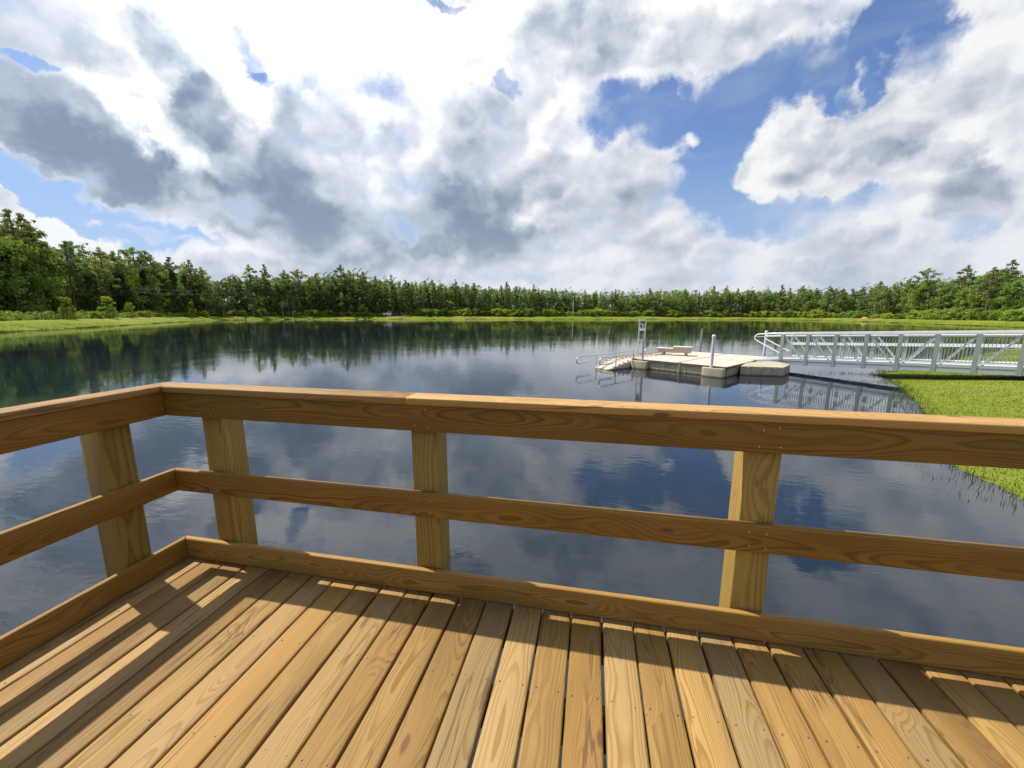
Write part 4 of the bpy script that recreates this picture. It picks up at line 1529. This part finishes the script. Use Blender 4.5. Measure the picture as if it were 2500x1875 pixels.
KINDS = {}
HREF = 12.0
KINDS['pine'] = [pine_kind(HREF, cf, w_, 40 + i, lf_, M['pine_leaf'], lm, pr, cl) for i, (cf, w_, lf_, lm, pr, cl) in enumerate(
    [(0.55, 1.9, 0.12, 22, 80, 0.50), (0.62, 1.6, 0.12, 17, 80, 0.50), (0.48, 1.7, 0.12, 24, 76, 0.50), (0.68, 2.1, 0.12, 15, 90, 0.55), (0.58, 1.3, 0.12, 19, 80, 0.46)])]
KINDS['slender'] = [pine_kind(HREF, cf, w_, 70 + i, 0.17, M['far_pine_leaf'], lm, 50, cl) for i, (cf, w_, lm, cl) in enumerate(
    [(0.42, 1.15, 26, 0.58), (0.50, 0.95, 22, 0.55), (0.36, 1.05, 28, 0.60), (0.55, 1.25, 20, 0.60)])]
KINDS['broad'] = [broad_kind(8.0, w_, lo, 90 + i, 0.17, M['broad_leaf'], 48, 75) for i, (w_, lo) in enumerate([(2.6, 0.10), (2.2, 0.2), (3.0, 0.06)])]
KINDS['fresh'] = [broad_kind(8.0, w_, lo, 95 + i, 0.17, M['fresh_leaf'], 48, 75) for i, (w_, lo) in enumerate([(2.4, 0.10), (2.1, 0.2), (2.8, 0.06)])]
KINDS['light'] = [broad_kind(4.5, w_, 0.05, 100 + i, 0.13, M['light_leaf'], 34, 60) for i, w_ in enumerate([1.6, 1.3])]
KINDS['vine'] = [vine_kind(9.0, 1.5, 110, 0.14), vine_kind(9.0, 1.15, 111, 0.14)]
KINDS['palm'] = [palm_kind(3.3, 5)]
KINDS['bush'] = [broad_kind(1.6, 1.25, 0.02, 120 + i, 0.11, M[mt], 22, 70) for i, mt in enumerate(['light_leaf', 'broad_leaf', 'light_leaf'])]
KH = {'pine': HREF, 'slender': HREF, 'broad': 8.0, 'fresh': 8.0, 'light': 4.5, 'vine': 9.0, 'palm': 3.3, 'bush': 1.6}
PARTN = {'vine': 'vine_cover', 'palm': 'fronds'}


def plant(kind, name, label, cat, group, az, beyond, height, vi=None, wide=1.0):
    x_, y_, z_, rr_ = spot(az, beyond)
    k_ = KINDS[kind]
    tm, cm = k_[random.randrange(len(k_)) if vi is None else vi]
    e = empty(name, (x_, y_, z_ - 0.05), random.uniform(0, 6.28))
    s_ = height / KH[kind]
    sx_ = s_ * wide * random.uniform(0.9, 1.12)
    e.scale = (sx_, sx_, s_)
    tag(e, label, cat, group)
    place(tm, 'trunk', e, (0, 0, 0))
    place(cm, PARTN.get(kind, 'crown'), e, (0, 0, 0))
    return e


def zone(az):
    if az < -0.93:
        return 'left'
    if az < -0.55:
        return 'midleft'
    if az < 0.05:
        return 'centre'
    if az < 0.45:
        return 'midright'
    return 'right'


ZL = {'left': ('tall pine among the dark vine-hung trees on the left bank', 'pines on the left bank'),
      'midleft': ('pine in the wood behind the grass between the left bank and the white truck', 'pines left of the white truck'),
      'centre': ('slender pine in the even stand behind the far bank, right of the truck', 'slender pines behind the far bank'),
      'midright': ('slender pine in the low far wood behind the floating dock', 'slender pines in the wood behind the dock'),
      'right': ('pine rising from the green wood on the bank above the gangway', 'pines behind the gangway')}
count = 0
ORD = ['first', 'second', 'third', 'fourth', 'fifth', 'sixth', 'seventh', 'eighth', 'ninth', 'tenth', 'eleventh', 'twelfth', 'thirteenth', 'fourteenth', 'fifteenth']
seen = {}
PK = {'left': '%s treetop from the left edge standing above the left bank wood',
      'midleft': '%s treetop after the dip in the skyline, counted towards the white truck',
      'centre': '%s treetop standing out right of the white truck',
      'midright': '%s taller treetop of the low far wood, from the marked ladder rightwards',
      'right': '%s treetop standing out above the gangway, counted from its dock end'}
for a, s_ in PEAKS:
    zn = zone(a)
    bey = random.uniform(12.5, 15.0)
    x_, y_, z_, rr_ = spot(a, bey)
    kind = 'pine' if zn in ('left', 'midleft', 'right') else 'slender'
    seen[zn] = seen.get(zn, 0) + 1
    plant(kind, 'pine_tree', 'pine making the ' + PK[zn] % ORD[seen[zn] - 1], 'pine tree', ZL[zn][1], a, bey, tree_height(a, rr_, z_, 0.99, s_ * 1.0))
    count += 1
a = -1.16
while a < 0.80:
    zn = zone(a)
    dens = {'left': 0.0125, 'midleft': 0.0105, 'centre': 0.0078, 'midright': 0.0085, 'right': 0.0105}[zn]
    bey = random.uniform(12.5, 22)
    x_, y_, z_, rr_ = spot(a, bey)
    kind = ('pine' if zn in ('left', 'right') or (zn == 'midleft' and random.random() < 0.6) else 'slender')
    hgt = tree_height(a, rr_, z_, random.uniform(0.66, 0.95) * (0.88 if zn == 'left' and a > -1.045 else 1.0))
    plant(kind, 'pine_tree', ZL[zn][0], 'pine tree', ZL[zn][1], a, bey, hgt)
    count += 1
    a += dens * random.uniform(0.6, 1.4)
print('pines', count)

# broad-leaved trees under and between the pines
BL = {'left': 'dark broad-leaved tree filling the left bank wood below the pines', 'midleft': 'broad-leaved tree below the pines left of the white truck',
      'centre': 'low broad-leaved tree at the foot of the slender pines', 'midright': 'rounded broad-leaved tree in the far wood behind the dock',
      'right': 'bushy broad-leaved tree on the bank above the gangway'}
nbl = 0
a = -1.17
while a < 0.80:
    zn = zone(a)
    dens = {'left': 0.014, 'midleft': 0.022, 'centre': 0.034, 'midright': 0.020, 'right': 0.0135}[zn]
    fh = {'left': (0.42, 0.74), 'midleft': (0.28, 0.55), 'centre': (0.2, 0.42), 'midright': (0.55, 0.9), 'right': (0.45, 0.86)}[zn]
    if a < -1.05:
        fh = (0.62, 0.86)
    bey = random.uniform(12.8, 16.5)
    x_, y_, z_, rr_ = spot(a, bey)
    bk = 'fresh' if random.random() < {'left': 0.18, 'midleft': 0.4, 'centre': 0.6, 'midright': 0.45, 'right': 0.6}[zn] else 'broad'
    plant(bk, 'broadleaf_tree', BL[zn], 'tree', 'broad-leaved trees ' + {'left': 'on the left bank', 'midleft': 'left of the truck', 'centre': 'behind the far bank', 'midright': 'behind the dock', 'right': 'above the gangway'}[zn],
          a, bey, tree_height(a, rr_, z_, random.uniform(*fh)))
    nbl += 1
    a += dens * random.uniform(0.6, 1.4)
print('broad', nbl)

# single ones that stand out
for vi_, (a, f_, wd) in enumerate(((-1.005, 0.62, 1.3), (-0.996, 0.66, 0.8), (-0.933, 0.72, 0.9), (-0.893, 0.80, 1.0), (-0.876, 0.78, 0.8), (-0.862, 0.6, 0.8), (-0.59, 0.6, 1.0), (-0.645, 0.5, 1.0), (-0.555, 0.55, 0.8))):
    x_, y_, z_, rr_ = spot(a, 10.0)
    plant('vine', 'vine_covered_tree', 'dark vine-wrapped trunk, ' + ORD[vi_] + ' from the left of those at the wood edge', 'tree', 'vine-wrapped trunks at the wood edge', a, 10.0, tree_height(a, rr_, z_, f_), None, wd)
x_, y_, z_, rr_ = spot(-0.9655, 11.5)
plant('vine', 'vine_covered_tree', 'near-black egg-shaped mass of vines high on the left bank wood', 'tree', None, -0.9655, 11.5, tree_height(-0.9655, rr_, z_, 0.68), 0, 1.9)
for (a, h_, w_, lb) in ((-0.985, 3.9, 1.1, 'bright green young tree in front of the left bank wood'),
                        (-0.871, 4.0, 0.8, 'narrow bright green young tree between the vine-wrapped trunks'),
                        (-0.553, 4.0, 1.0, 'round bright green young tree just left of the white truck'),
                        (-0.957, 3.0, 0.9, 'smaller bright green young tree right of the dark vine mass'),
                        (-1.035, 3.4, 1.1, 'bright green young tree below the tallest pines')):
    plant('light', 'young_tree', lb, 'tree', 'young bright green trees', a, 9.2, h_ * 1.4, None, w_)
for a, h_, lb in ((-0.8209, 3.2, 'cabbage palm with a round head, alone in front of the dark wood'), (-0.7701, 3.0, 'cabbage palm with pale trunk left of the palm pair'),
                  (-0.7166, 3.6, 'leftmost of the three close palms with pale trunks'), (-0.7060, 3.4, 'middle one of the three close palms with pale trunks'),
                  (-0.6975, 3.5, 'rightmost of the three close palms with pale trunks')):
    plant('palm', 'palm_tree', lb, 'palm tree', 'palms at the edge of the wood', a, 9.0, h_ * 1.5, 0)
# bushes along the foot of the wood
nbu = 0
a = -1.17
while a < 0.80:
    zn = zone(a)
    st = {'left': 0.013, 'midleft': 0.014, 'centre': 0.0125, 'midright': 0.0125, 'right': 0.012}[zn]
    h_ = {'left': (0.9, 1.6), 'midleft': (1.2, 2.3), 'centre': (1.5, 3.0), 'midright': (1.3, 2.6), 'right': (1.2, 2.4)}[zn]
    if not (-0.545 < a < -0.435):
        bv = random.choice((0, 2)) if zn == 'left' else None
        plant('bush', 'bush', {'left': 'yellow-green bush at the foot of the left bank wood', 'midleft': 'low bush at the wood edge left of the white truck', 'centre': 'bush at the foot of the slender pines',
                               'midright': 'bush at the foot of the far wood behind the dock', 'right': 'bush at the wood edge above the gangway'}[zn], 'bush',
              'bushes at the wood edge, ' + {'left': 'left bank', 'midleft': 'left of the truck', 'centre': 'far bank', 'midright': 'behind the dock', 'right': 'above the gangway'}[zn],
              a, random.uniform(9.6, 11.2), 1.35 * random.uniform(*h_), bv, random.uniform(0.9, 1.5))
        nbu += 1
    a += st * random.uniform(0.5, 1.5)
print('bushes', nbu)


# the wood beyond that reads as one mass
def far_wood():
    parts_ = []
    tparts = MB()
    r_ = np.random.default_rng(5)
    base_sets = []
    for s in range(5):
        cs = r_.normal(size=(26, 3)) * np.array([0.75, 0.75, 1.9]) + np.array([0, 0, 8.4])
        base_sets.append(leaf_cloud(cs, np.full(26, 0.85), 16, 0.30, 0.8, r_))
    low_sets = []
    for s in range(4):
        cs = r_.random(size=(26, 3)) * np.array([3.6, 3.6, 5.0]) - np.array([1.8, 1.8, -0.3])
        low_sets.append(leaf_cloud(cs, np.full(26, 0.95), 18, 0.30, 0.8, r_))
    a = -1.2
    while a < 0.84:
        for bey in (19, 26, 34, 46):
            aa_ = a + r_.uniform(-0.004, 0.004)
            x_, y_, z_, rr_ = spot(aa_, bey + r_.uniform(-3, 3))
            h_ = tree_height(aa_, rr_, z_, r_.uniform(0.68, 0.87))
            s_ = h_ / 12.0
            c_, n_ = math.cos(r_.random() * 6.28), math.sin(r_.random() * 6.28)
            V_ = base_sets[r_.integers(5)] * np.array([s_, s_, s_])
            parts_.append(V_ + np.array([x_, y_, z_]))
            if bey < 40:
                V_ = low_sets[r_.integers(4)] * np.array([1.45, 1.45, s_ * 1.15])
                parts_.append(V_ + np.array([x_, y_, z_]))
            if bey < 28:
                tparts.tube([(x_, y_, z_ - 0.1), (x_, y_, z_ + h_ * 0.9)], [0.16, 0.05], 4, caps=False)
        a += 0.0125 * r_.uniform(0.8, 1.2)
    V_ = np.vstack(parts_)
    print('far wood tris', len(V_) // 3)
    me = tri_mesh('far_wood', V_, M['broad_leaf'])
    o_ = bpy.data.objects.new('far_wood', me)
    col.objects.link(o_)
    tag(o_, 'deep wood behind the front rows of trees', 'wood', kind='stuff')
    t_ = tparts.build('far_wood_trunks', M['bark'])
    tag(t_, 'thin trunks deep inside the wood', 'tree trunks', kind='stuff')


far_wood()


# undergrowth: leaves along the foot of the wood
def undergrowth():
    r_ = np.random.default_rng(9)
    n_ = 5200
    az_ = r_.uniform(-1.18, 0.80, n_)
    bey = 9.8 + 5.0 * r_.random(n_) ** 1.2
    r0 = np.interp(az_, SHA, SH) + bey
    for _ in range(6):
        r0 = r0 + (bey - lake_distance(CAM.x + r0 * np.sin(az_), CAM.y + r0 * np.cos(az_))) * 0.8
    cs = np.column_stack([CAM.x + r0 * np.sin(az_), CAM.y + r0 * np.cos(az_), np.zeros(n_)])
    rs = 0.42 + 0.35 * r_.random(n_)
    cs[:, 2] = ground_height(cs[:, 0], cs[:, 1]) + r_.random(n_) ** 1.5 * 1.5
    V_ = leaf_cloud(cs, rs, 24, 0.21, 0.8, r_)
    me = tri_mesh('undergrowth', V_, M['broad_leaf'])
    o_ = bpy.data.objects.new('undergrowth', me)
    col.objects.link(o_)
    tag(o_, 'green undergrowth along the foot of the wood', 'undergrowth', kind='stuff')


undergrowth()


# ------------------------------------------------------------------ grass blades on the near bank and reeds in the shallows
def blades(name, label, cat, x_, y_, hgt, wid, mat, lean=0.5, seed=3, base=None):
    r_ = np.random.default_rng(seed)
    n_ = len(x_)
    z_ = (ground_height(x_, y_) if base is None else np.full(n_, base)) - 0.01
    a_ = r_.random(n_) * 6.283
    h_ = hgt * (0.5 + r_.random(n_))
    w_ = wid * (0.7 + 0.6 * r_.random(n_))
    lx_, ly_ = np.cos(a_) * h_ * lean * r_.random(n_), np.sin(a_) * h_ * lean * r_.random(n_)
    p_ = np.column_stack([x_, y_, z_])
    s_ = np.column_stack([-np.sin(a_ + 1), np.cos(a_ + 1), np.zeros(n_)]) * w_[:, None]
    top_ = p_ + np.column_stack([lx_, ly_, h_])
    V_ = np.stack([p_ - s_, p_ + s_, top_], 1).reshape(-1, 3)
    me = tri_mesh(name, V_, mat)
    o_ = bpy.data.objects.new(name, me)
    col.objects.link(o_)
    tag(o_, label, cat, kind='stuff')
    return o_


def near_grass():
    r_ = np.random.default_rng(21)
    n_ = 520000
    x_ = r_.uniform(8.0, 34, n_)
    y_ = r_.uniform(-2, 40, n_)
    d_ = lake_distance(x_, y_)
    dist = np.hypot(x_ - CAM.x, y_ - CAM.y)
    az_ = np.arctan2(x_ - CAM.x, y_ - CAM.y)
    keep = (d_ > -0.12) & (d_ < 14) & (az_ < 1.05) & (r_.random(n_) < np.clip(14 / dist, 0.15, 1))
    x_, y_, d_ = x_[keep], y_[keep], d_[keep]
    print('near grass blades', len(x_))
    blades('bank_grass', 'short bright grass on the near bank beside the gangway', 'grass', x_, y_, 0.040, 0.010, M['turf'], 1.2, 3)
    # taller fringe at the water line
    n_ = 150000
    x_ = r_.uniform(8.0, 34, n_)
    y_ = r_.uniform(-2, 40, n_)
    d_ = lake_distance(x_, y_)
    clump = np.sin(x_ * 5.1 + 1) * np.sin(y_ * 4.3) + np.sin(x_ * 1.7 + y_ * 2.3)
    keep = (d_ > -0.28 - 0.16 * clump) & (d_ < 0.35) & (r_.random(n_) < np.clip(0.75 + d_ * 0.9 + 0.25 * clump, 0.02, 1))
    x_, y_ = x_[keep], y_[keep]
    z0 = np.maximum(ground_height(x_, y_), WZ - 0.05)
    blades('shore_sedge', 'taller sedge standing in the shallows along the near bank', 'sedge', x_, y_, 0.15, 0.007, M['reed'], 0.6, 4, WZ)
    # lone stems further out
    xs_, ys_ = [], []
    for (cx_, cy_, sp, m__) in ((12.9, 19.4, 0.35, 60), (14.3, 19.8, 0.4, 90), (8.5, 6.2, 0.35, 24), (8.4, 5.3, 0.3, 20), (13.6, 14.4, 0.4, 40), (14.0, 17.4, 0.4, 60)):
        xs_.append(r_.normal(cx_, sp, m__))
        ys_.append(r_.normal(cy_, sp * 0.5, m__))
    blades('water_grass', 'thin grass stems standing in the shallow water', 'water grass', np.concatenate(xs_), np.concatenate(ys_), 0.11, 0.005, M['reed'], 0.7, 8, WZ)


near_grass()


# short rough edge on the far banks so that the grass line is not ruled
def far_grass():
    r_ = np.random.default_rng(31)
    n_ = 60000
    a_ = r_.uniform(-1.2, 0.8, n_)
    r0 = np.interp(a_, SHA, SH) + r_.random(n_) ** 1.5 * 11 - 0.2
    x_, y_ = CAM.x + r0 * np.sin(a_), CAM.y + r0 * np.cos(a_)
    blades('far_bank_grass', 'rough grass on the far banks of the lake', 'grass', x_, y_, 0.07, 0.06, M['turf'], 1.2, 13)


far_grass()

def far_fringe():
    r_ = np.random.default_rng(33)
    n_ = 26000
    a_ = r_.uniform(-1.2, 0.8, n_)
    k_ = np.sin(a_ * 61) + np.sin(a_ * 143 + 2) + 0.7 * np.sin(a_ * 317)
    keep = r_.random(n_) < np.clip(0.05 + 0.30 * k_, 0.0, 1)
    a_ = a_[keep]
    r0 = np.interp(a_, SHA, SH) + r_.normal(0, 0.5, len(a_))
    blades('far_shore_rushes', 'broken fringe of darker rushes along the far waterline', 'rushes', CAM.x + r0 * np.sin(a_), CAM.y + r0 * np.cos(a_), 0.26, 0.06, M['reed'], 0.5, 14, WZ)


far_fringe()

# ------------------------------------------------------------------ things on the far bank
def on_bank(az, beyond):
    x_, y_, z_, rr_ = spot(az, beyond)
    return Vector((x_, y_, z_)), math.atan2(math.sin(az), math.cos(az))


# white truck, nose to the left, dark flatbed behind the cab
P_, azt = on_bank(-0.492, 9.0)
truck = empty('flatbed_truck', P_, -azt + math.radians(10))
truck.scale = (1.22, 1.1, 1.1)
tag(truck, 'white flatbed truck with dark bed parked at the edge of the wood', 'truck')


def truck_profile(name, prof, w_, mat, parent, y0=0.0):
    b = MB()
    n = len(prof)
    vs_ = [(x_, y0 - w_ / 2, z_) for x_, z_ in prof] + [(x_, y0 + w_ / 2, z_) for x_, z_ in prof]
    fs_ = [tuple(range(n)), tuple(range(2 * n - 1, n - 1, -1))]
    for k_ in range(n):
        l_ = (k_ + 1) % n
        fs_.append((k_, k_ + n, l_ + n, l_))
    b.add(vs_, fs_)
    return b.build(name, mat, parent)


truck_profile('cab', [(-3.1, 0.55), (-3.15, 1.15), (-2.95, 1.28), (-1.75, 1.42), (-1.15, 2.05), (-0.05, 2.08), (0.02, 1.3), (0.02, 0.55), (-1.55, 0.55), (-1.65, 0.85), (-2.0, 1.0), (-2.35, 0.85), (-2.45, 0.55)], 1.95, M['truck_white'], truck)
for s in (-1, 1):
    truck_profile('side_window', [(-1.45, 1.46), (-1.08, 1.92), (-0.25, 1.94), (-0.22, 1.46)], 0.02, M['dark_glass'], truck, s * 0.985)
    truck_profile('headlight', [(-3.17, 0.95), (-3.17, 1.12), (-3.0, 1.14), (-3.0, 0.95)], 0.3, M['white_pvc'], truck, s * 0.8)
MB().beam((-1.80, 0, 1.47), (-1.22, 0, 2.03), 1.7, 0.02).build('windscreen', M['dark_glass'], truck)
MB().box((-3.2, 0, 0.85), (0.08, 1.5, 0.45)).build('grille', M['black_paint'], truck)
MB().box((-3.22, 0, 0.55), (0.16, 1.95, 0.2)).build('bumper', M['galv'], truck)
MB().box((1.9, 0, 0.98), (3.6, 2.1, 0.16)).build('flatbed', M['black_paint'], truck)
MB().box((0.18, 0, 1.45), (0.08, 2.0, 0.95)).build('headboard', M['black_paint'], truck)
MB().box((1.9, 0, 0.72), (3.6, 0.9, 0.2)).build('chassis', M['black_paint'], truck)
for x_ in (0.9, 1.7, 2.5, 3.3):
    MB().box((x_, -1.0, 1.3), (0.06, 0.06, 0.5)).build('stake', M['black_paint'], truck)
MB().box((2.1, -1.0, 1.5), (3.1, 0.04, 0.1)).build('side_board', M['black_paint'], truck)
for x_ in (-2.0, 2.5):
    for s in (-1, 1):
        wl = MB().tube([(x_, s * 0.72, 0.42), (x_, s * 0.98, 0.42)], 0.42, 16).build('wheel', M['dark_rubber'], truck, True)
        MB().tube([(x_, s * 0.97, 0.42), (x_, s * 0.995, 0.42)], 0.2, 12).build('rim', M['galv'], wl, True)

# sand heap right of the truck
P_, azt = on_bank(-0.4585, 8.6)
sp_ = MB()
nn = 22
vs_, fs_ = [], []
for i in range(6):
    for k_ in range(nn):
        a = 2 * math.pi * k_ / nn
        rr_ = 1 - i / 5.5
        wv = 1 + 0.12 * math.sin(3 * a + i) + 0.07 * math.sin(7 * a)
        vs_.append((math.cos(a) * 2.7 * rr_ * wv, math.sin(a) * 1.3 * rr_ * wv, 0.42 * (1 - rr_ ** 1.6) - 0.05))
for i in range(5):
    for k_ in range(nn):
        l_ = (k_ + 1) % nn
        fs_.append((i * nn + k_, i * nn + l_, (i + 1) * nn + l_, (i + 1) * nn + k_))
fs_.append(tuple(5 * nn + k_ for k_ in range(nn)))
sp_.add(vs_, fs_)
o = sp_.build('sand_heap', M['sand'], None, True, P_)
o.rotation_euler = (0, 0, -azt)
tag(o, 'low heap of pale sand right of the white truck', 'sand heap')

# orange dirt heap on the right bank
P_, azt = on_bank(0.5194, 8.8)
m_ = simple_mat('orange_dirt', (0.50, 0.26, 0.12), 0.95, 0, 0.1, 0.2, 1.5)
d_ = MB()
vs2 = [(v_[0] * 0.45, v_[1] * 0.6, v_[2] * 1.3) for v_ in vs_]
d_.add(vs2, fs_)
o = d_.build('dirt_heap', m_, None, True, P_)
o.rotation_euler = (0, 0, -azt)
tag(o, 'small heap of orange dirt on the right bank beyond the gangway', 'dirt heap')

# white pole in front of the trees
P_, azt = on_bank(-0.0498, 9.6)
pe = empty('white_marker_pole', P_)
tag(pe, 'tall thin white pole against the far trees', 'pole')
MB().tube([(0, 0, -0.3), (0, 0, 8.3)], 0.17, 10).build('pole_shaft', M['white_pvc'], pe, True)
MB().tube([(0, 0, 8.28), (0, 0, 8.42)], [0.16, 0.08], 10).build('pole_top', M['white_pvc'], pe, True)

# picnic table at the water's edge, dark wood
def picnic_table(az, off_, rz, label):
    P_, azt = on_bank(az, off_)
    e = empty('picnic_table', P_, rz)
    tag(e, label, 'picnic table')
    mat = M['bark']
    for k_ in range(5):
        MB().box((0, -0.30 + 0.15 * k_, 0.76), (1.9, 0.13, 0.045)).build('table_board', mat, e)
    for s in (-1, 1):
        MB().box((0, s * 0.75, 0.45), (1.9, 0.26, 0.045)).build('bench_board', mat, e)
        for t_ in (-1, 1):
            MB().beam((s * 0.7, t_ * 0.62, 0), (s * 0.7, t_ * 0.22, 0.74), 0.09, 0.04).build('leg', mat, e)
        MB().beam((s * 0.7, -0.82, 0.40), (s * 0.7, 0.82, 0.40), 0.05, 0.10).build('cross_bar', mat, e)


picnic_table(-0.8005, 1.0, 0.5, 'left one of two dark picnic tables at the water edge, far left bank')
picnic_table(-0.7885, 0.5, 0.9, 'right one of two dark picnic tables at the water edge, far left bank')
for a, off_, lb in ((-0.7460, 3.0, 'low dark stump on the far left grass, nearer the table'), (-0.6560, 3.0, 'low dark stump on the far grass left of the truck')):
    P_, azt = on_bank(a, off_)
    o = MB().tube([(0, 0, -0.05), (0, 0, 0.28), (0.03, 0, 0.36)], [0.36, 0.28, 0.18], 9).build('tree_stump', M['bark'], None, True, P_)
    tag(o, lb, 'tree stump')

# power lines in front of the left wood
pw = empty('power_line', (0, 0, 0))
tag(pw, 'two pale overhead wires strung before the left wood', 'power line')
for e0, e1 in ((0.0440, 0.0462), (0.0365, 0.0389)):
    pts = []
    for t_ in np.linspace(-0.25, 1.35, 15):
        a_ = -0.9231 + t_ * (0.9231 - 0.8195)
        rr_ = 168 + 24 * t_
        el_ = e0 + (e1 - e0) * t_ + 0.0016 * ((t_ - 0.5) ** 2 * 4 - 1)
        pts.append((CAM.x + rr_ * math.sin(a_), CAM.y + rr_ * math.cos(a_), CAM.z + rr_ * el_))
    MB().tube(pts, 0.02, 5).build('wire', M['galv'], pw)
